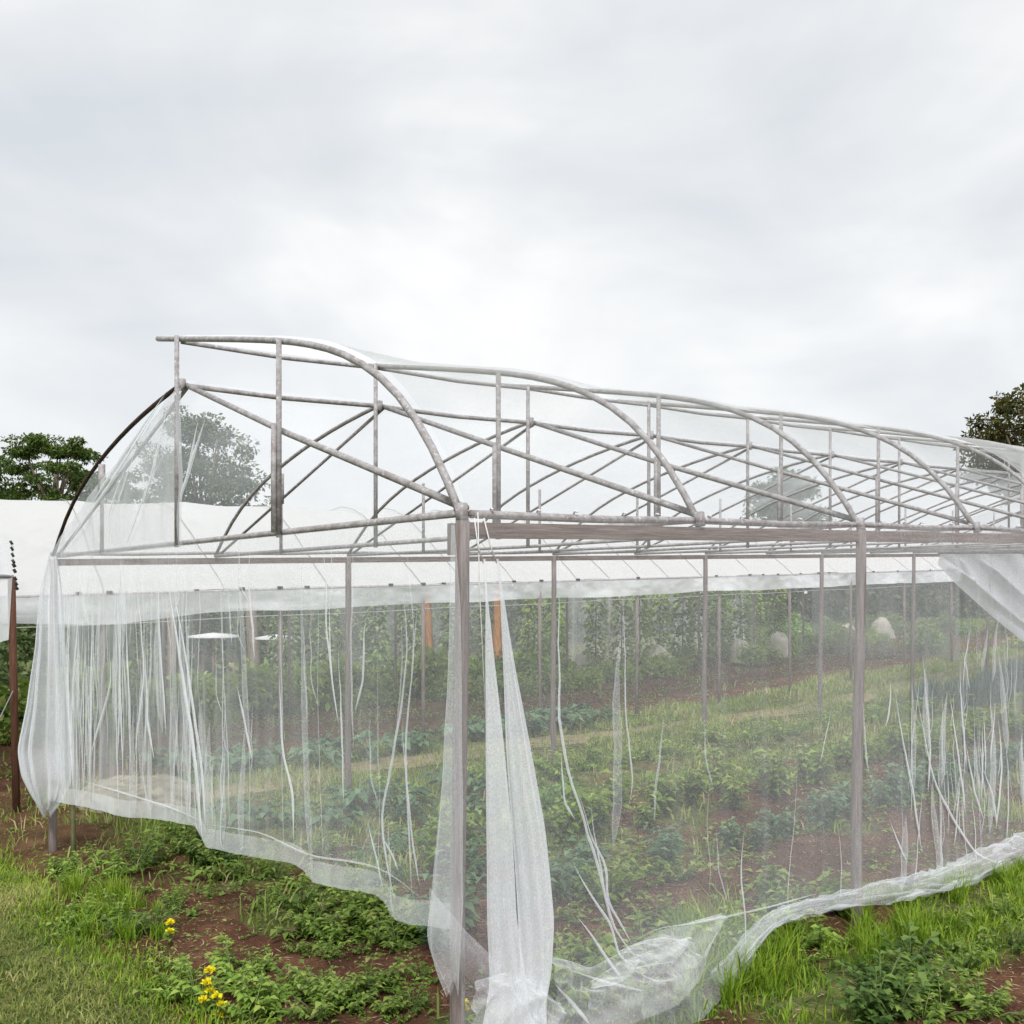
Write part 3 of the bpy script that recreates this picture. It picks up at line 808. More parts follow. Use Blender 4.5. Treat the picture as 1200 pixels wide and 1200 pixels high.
# --- gable net, left half of the end
ny, nv = 260, 60
yy = np.linspace(W * .485, W * 1.005, ny)
topg = np.interp(yy, [W * .485, W * .5, W * .6, W * .8, W * .93, W * 1.005], [.92, .92, .72, .42, .16, -.02])
qq = np.linspace(0, 1, nv)
Yg, Qg = np.meshgrid(yy, qq, indexing='ij')
Hg = EAVE - .02 + (topg[:, None] + .02) * Qg
crg = [px_crease(p, 0, s, a) for p, s, a in [
    ([(243, 490), (228, 540), (213, 588)], .018, .06), ([(235, 490), (222, 560), (214, 585)], .014, .05),
    ([(200, 470), (180, 560), (170, 590)], .016, .055), ([(195, 530), (170, 585), (150, 640)], .012, .04),
    ([(198, 458), (150, 530), (110, 590)], .018, .06), ([(195, 465), (130, 570), (80, 640)], .016, .05),
    ([(160, 530), (140, 590)], .010, .035), ([(150, 545), (130, 600), (125, 650)], .010, .03)]]
Dg = .05 * (fbm(Yg * 3, Hg * 2, 3) - .5)
vg = np.stack([-.04 - Dg, Yg, Hg], -1)
gab = tag(obj('gable_net', mesh('gable_net', vg, grid_faces(ny, nv), M['net_gable'])), 'white net stretched over the left half of the gable below the ridge', 'net')

add_folds(crg, 0, gab)

# --- roof nets
def roof_sheet(name, a, x0, x1, mat, lift=.024, nx=None, sag=.03):
    nx = nx or int((x1 - x0) / .08)
    xs = np.linspace(x0, x1, nx)
    X, I = np.meshgrid(xs, np.arange(len(a[0])), indexing='ij')
    Y = a[0][I]; Hh = a[1][I]
    s = -sag * np.abs(np.sin(math.pi * X / SP)) * (np.sin(np.pi * I / (len(a[0]) - 1)) + .25) + .02 * (fbm(X * 3, Y * 3, 3) - .5)
    sy = -np.sign(W / 2 - Y) * lift * .6
    v_ = np.stack([X, Y + sy, EAVE + Hh + lift + s + SLOPE * X], -1)
    return mesh(name, v_, grid_faces(*X.shape), mat)
fineR = smooth_curve(ARC_R, 40); fineL = smooth_curve(ARC_L, 30)
rn = obj('roof_net', roof_sheet('roof_net', fineR, .02, 4.0 * SP, M['net_roof']))
tag(rn, 'thin see-through net over the near roof slope of the first arches', 'net')
rm_ = obj('roof_net', roof_sheet('roof_net', fineR, 4.0 * SP, 7.2 * SP, M['net_mid']))
tag(rm_, 'milky net over the near roof slope between the clear and the white part', 'net')
rc = obj('roof_cover', roof_sheet('roof_cover', fineR, 7.2 * SP, LEN, M['net_cover']))
tag(rc, 'white cloudy cover on the near roof slope of the farther arches', 'roof cover')
rl = obj('roof_net', roof_sheet('roof_net', fineL, .02, 10.2 * SP, M['net_rear']))
tag(rl, 'thin see-through net over the rear roof slope behind the ridge', 'net')
rl2 = obj('roof_cover', roof_sheet('roof_cover', fineL, 10.2 * SP, LEN, M['net_cover']))
tag(rl2, 'white cloudy cover on the rear roof slope of the farther arches', 'roof cover')

# --- half-drawn net hanging at the far right side of the house
nu, nv = 220, 50
xs = np.linspace(14.55, 21.5, nu)
tp = EAVE - .03 + SLOPE * xs
bt_ = np.interp(xs, [14.55, 15.2, 16.2, 17.2, 18.1, 19, 21.5], [2.40, 2.06, 1.62, 1.20, .84, .55, .25])
X, Qf = np.meshgrid(xs, np.linspace(0, 1, nv), indexing='ij')
Zf = tp[:, None] + (bt_ - tp)[:, None] * Qf
dg = .03 * np.sin((X * .5 + Zf) * 9) + .03 * (fbm(X * 1.2 + Zf * 2, Zf * .6, 2) - .5)
fd = seg_field(X, Zf, [([(14.8, 2.4), (16.6, 1.7), (18.6, 1.0)], .05, .12), ([(16, 2.5), (18.5, 1.5), (20, 1.0)], .05, .12), ([(15.3, 2.5), (15.6, 2.1)], .04, .08)])
tag(obj('drawn_net', mesh('drawn_net', np.stack([X, W - .06 - dg - fd, Zf], -1), grid_faces(nu, nv), M['net_far'])),
    'white net drawn up slantwise on the rear wall at the right edge', 'net')

# ------------------------------------------------------------------ the white film house behind
Y2, W2, L20, L21, EV2, RG2 = 8.06, 4.0, -9.0, 20.4, 1.865, 1.22
fh = empty('film_house', (0, Y2, 0))
tag(fh, 'long low house with white film roof standing behind the net house', 'greenhouse')
fpart = lambda n_, vf, m_, sm=True: obj(n_, mesh(n_, vf[0] - np.array([0, Y2, 0]), vf[1], m_, sm), fh)
prof = [(0, 0), (.05, .13), (.12, .30), (.22, .55), (.35, .85), (.5, 1.0), (.65, .85), (.78, .55), (.88, .30), (.95, .13), (1, 0)]
py_ = np.interp(np.linspace(0, 1, 41), np.linspace(0, 1, 11), [p[0] for p in prof]) * W2
ph_ = np.interp(np.linspace(0, 1, 41), np.linspace(0, 1, 11), [p[1] for p in prof]) * RG2
for _ in range(4): ph_[1:-1] = (ph_[:-2] + 2 * ph_[1:-1] + ph_[2:]) / 4
xs = np.arange(L20, L21 + .01, .2)
X, I = np.meshgrid(xs, np.arange(41), indexing='ij')
sg = -.035 * np.abs(np.sin(math.pi * X / 1.4)) * np.sin(np.pi * I / 40) + .07 * (fbm(X * 1.2, py_[I] * 1.5, 4) - .5)
vf_ = np.stack([X, Y2 + py_[I], EV2 + ph_[I] + sg + SLOPE * X], -1)
fpart('roof_film', (vf_.reshape(-1, 3), grid_faces(*X.shape)), M['film'])
k = 0
for x in np.arange(L20 + .4, L21 - .5, .7):
    sk_ = jit(.14); x = x + jit(.3)
    pts = [np.array([x + sk_ * y + jit(.01), Y2 + y, EV2 + h + .012 + SLOPE * x]) for y, h in zip(py_[::2], ph_[::2])]
    if k % 2 == 0 or random.random() < .2:
        fpart('roof_cord', tube(pts, .0045, 5), M['cord'])
    k += 1
for y in (Y2, Y2 + W2):
    pts = [np.array([x, y, EV2 - .01 + SLOPE * x + jit(.012)]) for x in np.arange(L20, L21 + .1, 1.4)]
    fpart('eave_pipe', tube(pts, .02, 8), M['pipe_in'])
for k in range(44):
    x = L20 + 6 + k * .55 + jit(.5)
    if random.random() < .35: continue
    fpart('clip', tube([np.array([x - .03, Y2 - .02, EV2 + .012 + SLOPE * x]), np.array([x + .03, Y2 - .02, EV2 + .012 + SLOPE * x])], random.uniform(.008, .02), 6), M['clip'])
xs = np.linspace(L20, L21, 500)
X, Qf = np.meshgrid(xs, np.linspace(0, 1, 14), indexing='ij')
dr = .24 + .06 * (fbm(X * .8, X * 0, 3) - .5) + .08 * np.exp(-((X - 1.2) / .9) ** 2)
Zf = EV2 - .02 + SLOPE * X - dr * Qf
Yf = Y2 - .03 - .05 * np.sin(X * 2.3) * Qf - .05 * (fbm(X * 5, Qf * 2, 3) - .5)
fpart('valance', (np.stack([X, Yf, Zf], -1).reshape(-1, 3), grid_faces(*X.shape)), M['net_far'])
for k, x in enumerate(np.arange(3.23 - 2.1 * 5, L21, 2.1)):
    for y in (Y2 + .02, Y2 + W2 - .02):
        pts = [np.array([x + jit(.03), y, gz(x, y) - .2]), np.array([x, y, .9 + SLOPE * x]), np.array([x, y, EV2 - .02 + SLOPE * x])]
        fpart('post', tube(pts, .026, 7), M['wood'])
for yy_, hh in ((Y2 + .6, 1.52), (Y2 + 2.2, 1.6)):
    pts = [np.array([x, yy_, hh + SLOPE * x - .02 * abs(math.sin(x))]) for x in np.arange(-4, L21, .7)]
    fpart('wire', tube(pts, .006, 4), M['string'])
Yq, Zq = np.meshgrid(np.linspace(Y2, Y2 + W2, 70), np.linspace(0, 1, 30), indexing='ij')
zb = ground_z(np.full(70, L21), np.linspace(Y2, Y2 + W2, 70))
hq = np.interp(Yq, Y2 + py_, EV2 + ph_) + SLOPE * L21
Zz = zb[:, None] + (hq - zb[:, None]) * Zq
fpart('end_net', (np.stack([L21 + .05 * np.sin(Yq * 9) + .04 * (fbm(Yq * 4, Zz, 2) - .5), Yq, Zz], -1).reshape(-1, 3), grid_faces(70, 30)), M['net_shade'])

# pale net screen behind the climbing beans
X, Qf = np.meshgrid(np.linspace(7.5, 22, 500), np.linspace(0, 1, 16), indexing='ij')
zr_ = ground_z(X[:, 0], np.full(500, 15.3))[:, None]
Zf = zr_ - .02 + (2.5 + .15 * (fbm(X * .7, X * 0, 2) - .5)) * Qf
ns_ = empty('net_screen', (14.5, 15.3, 0)); tag(ns_, 'pale net screen standing behind the climbing beans', 'net')
obj('net_panel', mesh('net_panel', np.stack([X, 15.3 + .03 * np.sin(X * 11 + 2 * np.sin(X * 1.7)) + .08 * (fbm(X * 2.2, Zf * .4, 3) - .5), Zf], -1) - np.array([14.5, 15.3, 0]), grid_faces(500, 16), M['net_haze']), ns_)
for x in np.arange(7.5, 22.1, 2.9):
    obj('post', mesh('post', *tube([(x - 14.5, .06, gz(x, 15.3) - .2), (x - 14.5, .06, gz(x, 15.3) + 2.55)], .025, 7), M['wood']), ns_)

# corner of another net house at the left edge
np_ = np.array([.13, 7.5])
nh = empty('neighbour_net_house', (np_[0], np_[1], 0))
tag(nh, 'red-brown corner post with white net, cut off by the left edge of the picture', 'net house')
npart = lambda n_, vf, m_: obj(n_, mesh(n_, vf[0] - np.array([np_[0], np_[1], 0]), vf[1], m_), nh)
zt = 2.06
npart('post', tube([np.array([.15, 7.5, gz(.13, 7.5) - .2]), np.array([.12, 7.5, 1.0]), np.array([.10, 7.5, zt])], .036, 8, .1), M['redpost'])
npart('eave_pipe', tube([np.array([.11, 7.48, zt]), np.array([-2, 7.3, zt + .05]), np.array([-5, 7.0, zt])], .02, 7), M['pipe_in'])
X, Qf = np.meshgrid(np.linspace(0, 1, 90), np.linspace(0, 1, 40), indexing='ij')
bx = .09 - X * 4 - .0 * Qf
zl = 2.42 - (2.42 - 1.45) * Qf ** .9
npart('net_panel', (np.stack([.115 - .05 * Qf - 4 * X, 7.46 - .1 * X + .05 * np.sin(X * 60) * Qf, zl - .05 * np.sin(X * 30)], -1).reshape(-1, 3), grid_faces(90, 40)), M['net_far'])
for k in range(9):
    z_ = 2.40 - k * .055 + jit(.02)
    npart('clip', tube([np.array([.07 + k * .006, 7.42, z_]), np.array([.09 + k * .006, 7.42, z_ - .035])], .012 + .006 * random.random(), 6), M['clip'])
npart('brace_wire', tube([np.array([.1, 7.45, .95]), np.array([-.6, 6.6, -.1])], .006, 5), M['cord'])
# slim stake beside the far left post
st = on_plane(86, 1000, 0, -.02)
zb = gz(-.02, st[1])
sk = obj('garden_stake', mesh('garden_stake', *tube([np.array([-.02, st[1], zb - .15]), np.array([-.02, st[1] + .01, zb + .4]), np.array([-.015, st[1] + .015, .55])], [.021, .019, .016], 7, .1), M['stake']))
tag(sk, 'short mossy stake in the soil right beside the far left corner post', 'stake')

# ------------------------------------------------------------------ foliage builders
def leaf_arrays(B, D, Nn, L, Wd, tint, droop=.25, fold=.18):
    B = np.asarray(B, float); n = len(B)
    D = D / (np.linalg.norm(D, axis=1)[:, None] + 1e-9)
    S = np.cross(D, Nn); S /= np.linalg.norm(S, axis=1)[:, None] + 1e-9
    Un = np.cross(S, D)
    L = L[:, None]; Wd = Wd[:, None]
    mid = B + D * L * .45
    v = np.stack([B, mid - S * Wd * .5 + Un * Wd * fold, mid - Un * Wd * .1, mid + S * Wd * .5 + Un * Wd * fold,
                  B + D * L - Un * L * droop], 1).reshape(-1, 3)
    i = np.arange(n)[:, None] * 5
    f = np.concatenate([i + np.array([[0, 2, 1]]), i + np.array([[0, 3, 2]]), i + np.array([[1, 2, 4]]), i + np.array([[2, 3, 4]])], 0)
    return v, f, np.repeat(tint, 5)

def blade_arrays(B, H, lean, az, wd, tint, curl=.5):
    n = len(B); i = np.arange(n)[:, None] * 5
    d = np.stack([np.cos(az), np.sin(az), np.zeros(n)], -1)
    s = np.stack([-np.sin(az + RNG.normal(0, .6, n)), np.cos(az), np.zeros(n)], -1)
    up = np.array([0, 0, 1.0])
    m_ = B + up * (H * .55)[:, None] + d * (lean * H * .35)[:, None]
    tp_ = B + up * (H * (1 - curl * lean * .5))[:, None] + d * (lean * H)[:, None]
    w2 = wd[:, None] * .5
    v = np.stack([B - s * w2, B + s * w2, m_ + s * w2 * .85, m_ - s * w2 * .85, tp_], 1).reshape(-1, 3)
    f = np.concatenate([i + np.array([[0, 1, 2]]), i + np.array([[0, 2, 3]]), i + np.array([[3, 2, 4]])], 0)
    return v, f, np.repeat(tint, 5)

def unit(n):
    q = RNG.normal(size=(n, 3)); return q / np.linalg.norm(q, axis=1)[:, None]

def cloud_leaves(C, rad, n, size, upb=.5, squash=.8, tint_mu=.5, tint_sd=.2, lit=.25):
    """leaves round clump centres; the outer leaves are painted lighter, as if lit"""
    k = RNG.integers(0, len(C), n)
    dirs = unit(n); rr = RNG.random(n) ** .45
    off = dirs * (rad[k] * rr)[:, None]; off[:, 2] *= squash
    B = C[k] + off
    D = dirs * .8 + unit(n) * .6; D[:, 2] -= .15
    Nn = unit(n) * .7 + np.array([0, 0, upb]) + dirs * .3
    L = size * RNG.uniform(.6, 1.35, n)
    tint = np.clip(RNG.normal(tint_mu, tint_sd, n) + lit * (rr - .6) , 0, 1)  # lit puts the light on a clump's outside into the leaf tint
    return leaf_arrays(B, D, Nn, L, L * RNG.uniform(.4, .62, n), tint)

def plant_mesh(kind, i):
    """several grown shapes of each kind; base at z = 0"""
    if kind == 'weed':            # low spreading leafy weed
        ns = RNG.integers(6, 11); parts = []; Bs, Ds, Ls = [], [], []; stems = []
        for s in range(ns):
            az = RNG.uniform(0, 6.28); el = RNG.uniform(.25, 1.2); ln = RNG.uniform(.08, .2)
            d = np.array([math.cos(az) * math.cos(el), math.sin(az) * math.cos(el), math.sin(el)])
            tip = d * ln; stems.append(tube([np.zeros(3), tip * .5 + [0, 0, .015], tip], [.003, .0025, .0015], 4))
            for q in np.linspace(.3, 1, 6):
                for sg_ in (-1, 1):
                    a2 = az + sg_ * RNG.uniform(.5, 1.3)
                    Bs.append(d * ln * q); Ds.append((math.cos(a2), math.sin(a2), RNG.uniform(-.1, .5))); Ls.append(RNG.uniform(.022, .055))
        B = np.array(Bs); D = np.array(Ds); L = np.array(Ls); n = len(B)
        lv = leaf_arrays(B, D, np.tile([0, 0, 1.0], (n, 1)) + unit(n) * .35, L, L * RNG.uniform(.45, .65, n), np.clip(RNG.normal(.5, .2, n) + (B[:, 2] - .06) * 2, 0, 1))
        return lv, merge(stems)
    if kind == 'bushy':           # upright leafy crop plant
        stems = []; Bs, Ds, Ls = [], [], []
        for s in range(7):
            az = RNG.uniform(0, 6.28); sp = RNG.uniform(.02, .16); h = RNG.uniform(.2, .36)
            tip = np.array([math.cos(az) * sp, math.sin(az) * sp, h])
            stems.append(tube([np.zeros(3), tip * .55, tip], [.005, .004, .002], 4))
            for q in np.linspace(.3, 1, 7):
                a2 = RNG.uniform(0, 6.28)
                for z_ in range(2):
                    Bs.append(tip * q); Ds.append((math.cos(a2 + z_ * 2.6), math.sin(a2 + z_ * 2.6), RNG.uniform(-.2, .4))); Ls.append(RNG.uniform(.06, .12))
        B = np.array(Bs); D = np.array(Ds); L = np.array(Ls); n = len(B)
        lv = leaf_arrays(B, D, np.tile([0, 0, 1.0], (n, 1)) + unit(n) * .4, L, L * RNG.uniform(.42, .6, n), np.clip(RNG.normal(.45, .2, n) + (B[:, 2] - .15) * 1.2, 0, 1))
        return lv, merge(stems)
    if kind == 'broad':           # squash-like, broad bluish leaves on stalks
        stems = []; Bs, Ds, Ls = [], [], []
        for s in range(16):
            az = RNG.uniform(0, 6.28); sp = RNG.uniform(.05, .34); h = RNG.uniform(.12, .3)
            tip = np.array([math.cos(az) * sp, math.sin(az) * sp, h])
            stems.append(tube([np.zeros(3), tip * [.5, .5, .7], tip], [.005, .004, .003], 4))
            for w_ in range(3):
                a2 = az + jit(2.4); Bs.append(tip); Ds.append((math.cos(a2), math.sin(a2), RNG.uniform(-.25, .15))); Ls.append(RNG.uniform(.10, .19))
        B = np.array(Bs); D = np.array(Ds); L = np.array(Ls); n = len(B)
        lv = leaf_arrays(B, D, np.tile([0, 0, 1.0], (n, 1)) + unit(n) * .3, L, L * RNG.uniform(.6, .85, n), np.clip(RNG.normal(.5, .22, n), 0, 1))
        return lv, merge(stems)
    if kind == 'tuft':            # grass tussock
        n = 70
        B = np.stack([RNG.normal(0, .035, n), RNG.normal(0, .035, n), np.zeros(n)], -1)
        bl = blade_arrays(B, RNG.uniform(.10, .30, n), RNG.uniform(.1, .9, n), RNG.uniform(0, 6.28, n), RNG.uniform(.005, .010, n), np.clip(RNG.normal(.5, .22, n), 0, 1))
        return bl, None
    if kind == 'onion':
        n = 60
        B = np.stack([RNG.normal(0, .10, n), RNG.normal(0, .08, n), np.zeros(n)], -1)
        bl = blade_arrays(B, RNG.uniform(.28, .48, n), RNG.uniform(.02, .35, n), RNG.uniform(0, 6.28, n), RNG.uniform(.012, .02, n), np.clip(RNG.normal(.5, .2, n), 0, 1))
        return bl, None
    if kind == 'bush':            # far shrub
        nc = 16
        C = unit(nc) * RNG.uniform(.12, .42, nc)[:, None]; C[:, 2] = np.abs(C[:, 2]) * 1.0 + .12
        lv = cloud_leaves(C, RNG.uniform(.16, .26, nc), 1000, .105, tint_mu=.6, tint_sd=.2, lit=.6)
        st_ = [tube([np.zeros(3), c * .5 + [0, 0, .02], c], [.012, .008, .004], 4) for c in C[:6]]
        return lv, merge(st_)
    if kind == 'bean':            # climbing plant on a cane
        n = 620; h = RNG.uniform(0, 1, n) ** .85 * 1.95 + .05
        r_ = (.13 + .16 * fbm(h * 3 + i * 7, h * 0, 3)) * (1.35 - .35 * h)
        az = RNG.uniform(0, 6.28, n); rr = RNG.random(n) ** .5
        B = np.stack([np.cos(az) * r_ * rr, np.sin(az) * r_ * rr, h], -1)
        D = np.stack([np.cos(az), np.sin(az), RNG.uniform(-.8, .2, n)], -1)
        L = RNG.uniform(.07, .13, n)
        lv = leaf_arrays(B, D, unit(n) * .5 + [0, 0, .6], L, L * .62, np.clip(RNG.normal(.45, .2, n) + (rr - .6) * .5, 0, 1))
        return lv, tube([(0, 0, -.1), (.01, 0, 1), (.0, .01, 2.05)], .014, 5)

PROTO = {}
def proto(kind, mat, nvar):
    key = (kind, mat)
    if key not in PROTO:
        L_ = []
        for i in range(nvar):
            lv, stm = plant_mesh(kind, i)
            L_.append((mesh(kind + '_foliage', lv[0], lv[1], M[mat], False, {'tint': lv[2]}),
                       mesh(kind + '_stem', stm[0], stm[1], M['wood'] if kind == 'bean' else M['stem']) if stm is not None else None))
        PROTO[key] = L_
    return PROTO[key]

def plant(name, kind, mat, x, y, s=1.0, label='', cat='plant', group=None, nvar=5, sz=None, dz=-.008, rz=None):
    fo, stm = random.choice(proto(kind, mat, nvar))
    z = gz(x, y) + dz
    if stm is None:
        o = obj(name, fo, None, (x, y, z)); o.rotation_euler = (0, 0, random.uniform(0, 6.28)); o.scale = (s, s, sz or s)
        return tag(o, label, cat, group)
    r = empty(name, (x, y, z), random.uniform(0, 6.28) if rz is None else rz); r.scale = (s, s, sz or s)
    obj('foliage', fo, r); obj('cane' if kind == 'bean' else 'stem', stm, r)
    return tag(r, label, cat, group)

def gp(px, py):
    """point on the ground under a picture position"""
    d = ray(px, py); t_ = 3.0
    lo, hi = 1.0, 60.0
    for _ in range(40):
        mdl = (lo + hi) / 2; q = CAM + d * mdl
        if q[2] > float(ground_base(q[0], q[1])): lo = mdl
        else: hi = mdl
    q = CAM + d * lo
    return q[0], q[1]

# ------------------------------------------------------------------ foreground plants
WEEDS = [  # picture areas on the ground: (x0, x1, y0, y1, count, material, kind, size, label, group)
    (160, 285, 992, 1030, 11, 'lf_weed', 'weed', 1.25, 'leafy green weed in the clump under the end net', 'weed clump under the end net'),
    (215, 285, 1000, 1025, 6, 'lf_dark', 'bushy', .5, 'dark leafy plant in the clump under the end net', 'dark plants under the end net'),
    (60, 170, 1010, 1100, 20, 'lf_bright', 'weed', .9, 'light green weed on the border between lawn and red soil', 'weeds along the lawn border'),
    (190, 330, 1045, 1075, 7, 'lf_weed', 'weed', .6, 'small weed on bare soil outside the end wall', 'weeds scattered on the soil'),
    (310, 430, 1040, 1110, 14, 'lf_bright', 'weed', .75, 'yellow-green seedling on red soil below the hitched hem', 'seedlings below the hem'),
    (350, 500, 1075, 1125, 20, 'lf_weed', 'weed', 1.2, 'leafy weed in the dense patch left of the corner post', 'weed patch by the corner post'),
    (410, 500, 1060, 1110, 7, 'lf_weed', 'bushy', .55, 'upright leafy plant in the patch left of the corner post', 'upright plants by the corner post'),
    (190, 330, 1130, 1200, 20, 'lf_bright', 'weed', .85, 'bright weed at the lower edge among yellow flowers', 'weeds among the yellow flowers'),
    (340, 500, 1160, 1200, 14, 'lf_weed', 'weed', .8, 'green weed on dark soil at the lower edge beside the post', 'weeds at the lower edge'),
    (140, 200, 1085, 1105, 4, 'lf_dark', 'weed', .8, 'dark weed on the soil left of the small yellow flower', 'dark weeds on the soil'),
    (1000, 1080, 1130, 1200, 13, 'lf_dark', 'weed', 1.1, 'dark weed in the clump at the lower right edge', 'dark weeds at lower right'),
    (840, 1000, 1070, 1130, 10, 'lf_bright', 'weed', 1.0, 'weed in the long grass under the side net hem', 'weeds under the side hem'),
    (900, 985, 1065, 1095, 5, 'lf_weed', 'bushy', .55, 'leafy plant under the hem near the second post', 'leafy plants by the second post'),
    (1080, 1200, 1080, 1200, 14, 'lf_weed', 'weed', .8, 'weed on the red soil at the right edge', 'weeds at the right edge'),
    (650, 800, 1030, 1190, 26, 'lf_weed', 'weed', 1.3, 'leafy weed behind the side net near the puddled hem', 'weeds behind the side net'),
    (420, 560, 960, 1060, 18, 'lf_blue', 'weed', 1.4, 'bluish weed behind the end net near the corner', 'bluish weeds behind the end net'),
]
for x0, x1, y0, y1, n, mt, kd, sz, lb, gr in WEEDS:
    for _ in range(min(24, int(n * 1.45) + 1) if n < 24 else n):
        x, y = gp(random.uniform(x0, x1), random.uniform(y0, y1))
        plant('leafy_weed' if kd == 'weed' else 'leafy_plant', kd, mt, x, y, sz * random.choice([.5, .65, .8, .95, 1.15, 1.3]), lb, 'weed', gr)
# long grass tussocks under the side net
for k in range(60):
    a = random.random()
    x, y = gp(840 + 360 * a + jit(60), 1150 - 105 * a + jit(60))
    plant('grass_tussock', 'tuft', 'gr_tall', x, y, random.uniform(.4, .85), 'long bright grass tussock in the strip below the side net', 'grass', 'tussocks below the side net')
for k in range(24):
    x, y = gp(random.uniform(800, 930), random.uniform(1080, 1190))
    plant('grass_tussock', 'tuft', 'gr_tall', x, y, random.uniform(.6, 1.0), 'tall grass tussock right of the puddled net hem', 'grass', 'tussocks by the puddled hem')
for k in range(26):
    x, y = gp(random.uniform(80, 190), random.uniform(1040, 1110))
    plant('grass_tussock', 'tuft', 'gr_tall', x, y, random.uniform(.4, .8), 'small bright grass tussock at the edge of the lawn', 'grass', 'tussocks at the lawn edge')

# yellow flowers
def flower(px, py, h, n, label):
    x, y = gp(px, py); z = gz(x, y)
    r = empty('yellow_flower', (x, y, z))
    tag(r, label, 'flower')
    obj('stem', mesh('stem', *tube([(0, 0, 0), (.01, 0, h * .5), (.0, .01, h)], .004, 5), M['stem']), r)
    for k in range(n):
        c = np.array([jit(.03), jit(.03), h - k * .045 + jit(.01)])
        v_, f_ = [], []
        q = 26
        dirs = unit(q); dirs[:, 2] = np.abs(dirs[:, 2]) * .9
        lv = leaf_arrays(c + dirs * .006, dirs, unit(q) + [0, 0, .5], np.full(q, .026), np.full(q, .018), np.zeros(q), droop=-.1)
        obj('blossom', mesh('blossom', lv[0], lv[1], M['flower'], False), r)
    q = 10; az = RNG.uniform(0, 6.28, q)
    lv = leaf_arrays(np.stack([az * 0, az * 0, RNG.uniform(.02, h * .7, q)], -1), np.stack([np.cos(az), np.sin(az), az * 0 + .3], -1), np.tile([0, 0, 1.0], (q, 1)), np.full(q, .06), np.full(q, .025), RNG.uniform(.3, .9, q))
    obj('foliage', mesh('foliage', lv[0], lv[1], M['lf_bright'], False, {'tint': lv[2]}), r)
flower(199, 1108, .13, 2, 'small yellow flower standing on the red soil beside the lawn')
flower(242, 1187, .19, 4, 'tall yellow flower spike, largest one at the lower edge')
flower(256, 1196, .12, 3, 'yellow flower just right of the tallest flower spike')
flower(545, 1215, .14, 2, 'yellow flower behind the foot of the corner post')

# ------------------------------------------------------------------ crops seen through the net
def crop_row(name, kind, mat, y0, x0, x1, step, sz, label, group, jy=.22, skip=0.0, sz2=None):
    x = x0
    while x < x1:
        if random.random() > skip:
            s = sz * random.uniform(.75, 1.25)
            plant(name, kind, mat, x + jit(step * .6), y0 + jit(jy * 2), s, label, 'plant', group)
        x += step * random.uniform(.75, 1.25) * (1 + max(0, x - 8) * .05)
crop_row('crop_plant', 'bushy', 'lf_weed', 2.5, 1.6, 16, .17, .95, 'leafy crop plant in the middle bed of the net house', 'middle bed plants', jy=.30)
crop_row('crop_plant', 'bushy', 'lf_blue', 1.45, .7, 9, .21, .85, 'leafy crop plant in the front bed behind the side net', 'front bed plants', jy=.28, skip=.12)
crop_row('crop_plant', 'weed', 'lf_bright', 4.75, 2.2, 14, .24, 1.7, 'light green plant in the rear bed of the net house', 'rear bed plants', jy=.25, skip=.2)
crop_row('crop_plant', 'weed', 'lf_weed', 3.4, 1.0, 12, .45, 1.3, 'scattered weed on the bare soil between the beds', 'weeds between the beds', jy=.4, skip=.35)
crop_row('squash_plant', 'broad', 'lf_blue', 7.9, 1.9, 9, .33, 1.0, 'broad-leaved bluish plant by the film house edge', 'squash row', jy=.35)
crop_row('squash_plant', 'broad', 'lf_blue', 4.3, 1.2, 4.0, .35, .85, 'broad-leaved bluish plant behind the end net', 'squash behind the end net', jy=.5)
crop_row('onion_plant', 'onion', 'lf_onion', 4.85, 12.4, 20.5, .17, 1.0, 'blue-green onion plant in the tall row at the right', 'onion row', jy=.28)
crop_row('onion_plant', 'onion', 'lf_onion', 4.45, 12.8, 20.5, .2, .95, 'blue-green onion plant in the tall row at the right', 'onion row', jy=.2)
x, y = gp(655, 965)
plant('round_bush', 'bush', 'lf_bush', x, y, .55, 'single round bush behind the side net right of the curtains', 'bush', sz=.62)
# bushes inside the film house
x = -.9; kb = 0
while x < 12.8:
    plant('round_bush', 'bush', 'lf_bright' if kb % 2 == 0 else 'lf_weed', x + jit(.3), 12.95 + jit(.4), random.uniform(1.25, 1.65), 'dense round bush in the long row behind the film house posts', 'bush', 'bush row behind the film house', sz=random.uniform(1.25, 1.6))
    x += random.uniform(.75, 1.05); kb += 1
for k in range(14):
    plant('low_bush', 'bush', 'lf_weed', random.uniform(0, 12), 12.2 + jit(.3), random.uniform(.4, .65), 'small bush at the foot of the long bush row', 'bush', 'small bushes by the bush row')
for k in range(60):
    plant('low_bush', 'bush', 'lf_bright' if k % 3 else 'lf_weed', random.uniform(8.5, 24), 12.1 + jit(1.2), random.uniform(.5, .85), 'low bush in front of the climbing beans', 'bush', 'low bushes before the beans')
x = 11.6
while x < 20:
    plant('climbing_bean', 'bean', 'lf_bright' if random.random() < .5 else 'lf_weed', x, 12.9 + jit(.5), random.uniform(.98, 1.15), 'climbing bean plant on a tall cane behind the film house', 'plant', 'climbing beans')
    x += random.uniform(.55, .9)
x = 6.5
while x < 14:
    plant('climbing_bean', 'bean', 'lf_hedge', x, 14.7 + jit(.5), random.uniform(1.0, 1.2), 'tall dark climbing plant in the rear row behind the bushes', 'plant', 'rear climbing plants')
    x += random.uniform(.9, 1.5)

for k in range(34):
    plant('low_bush', 'bush', 'lf_bush' if k % 2 else 'lf_weed', random.uniform(21.5, 34), random.uniform(6.5, 17), random.uniform(.6, 1.2), 'bush on the rise beyond the end of the film house', 'bush', 'bushes beyond the film house')

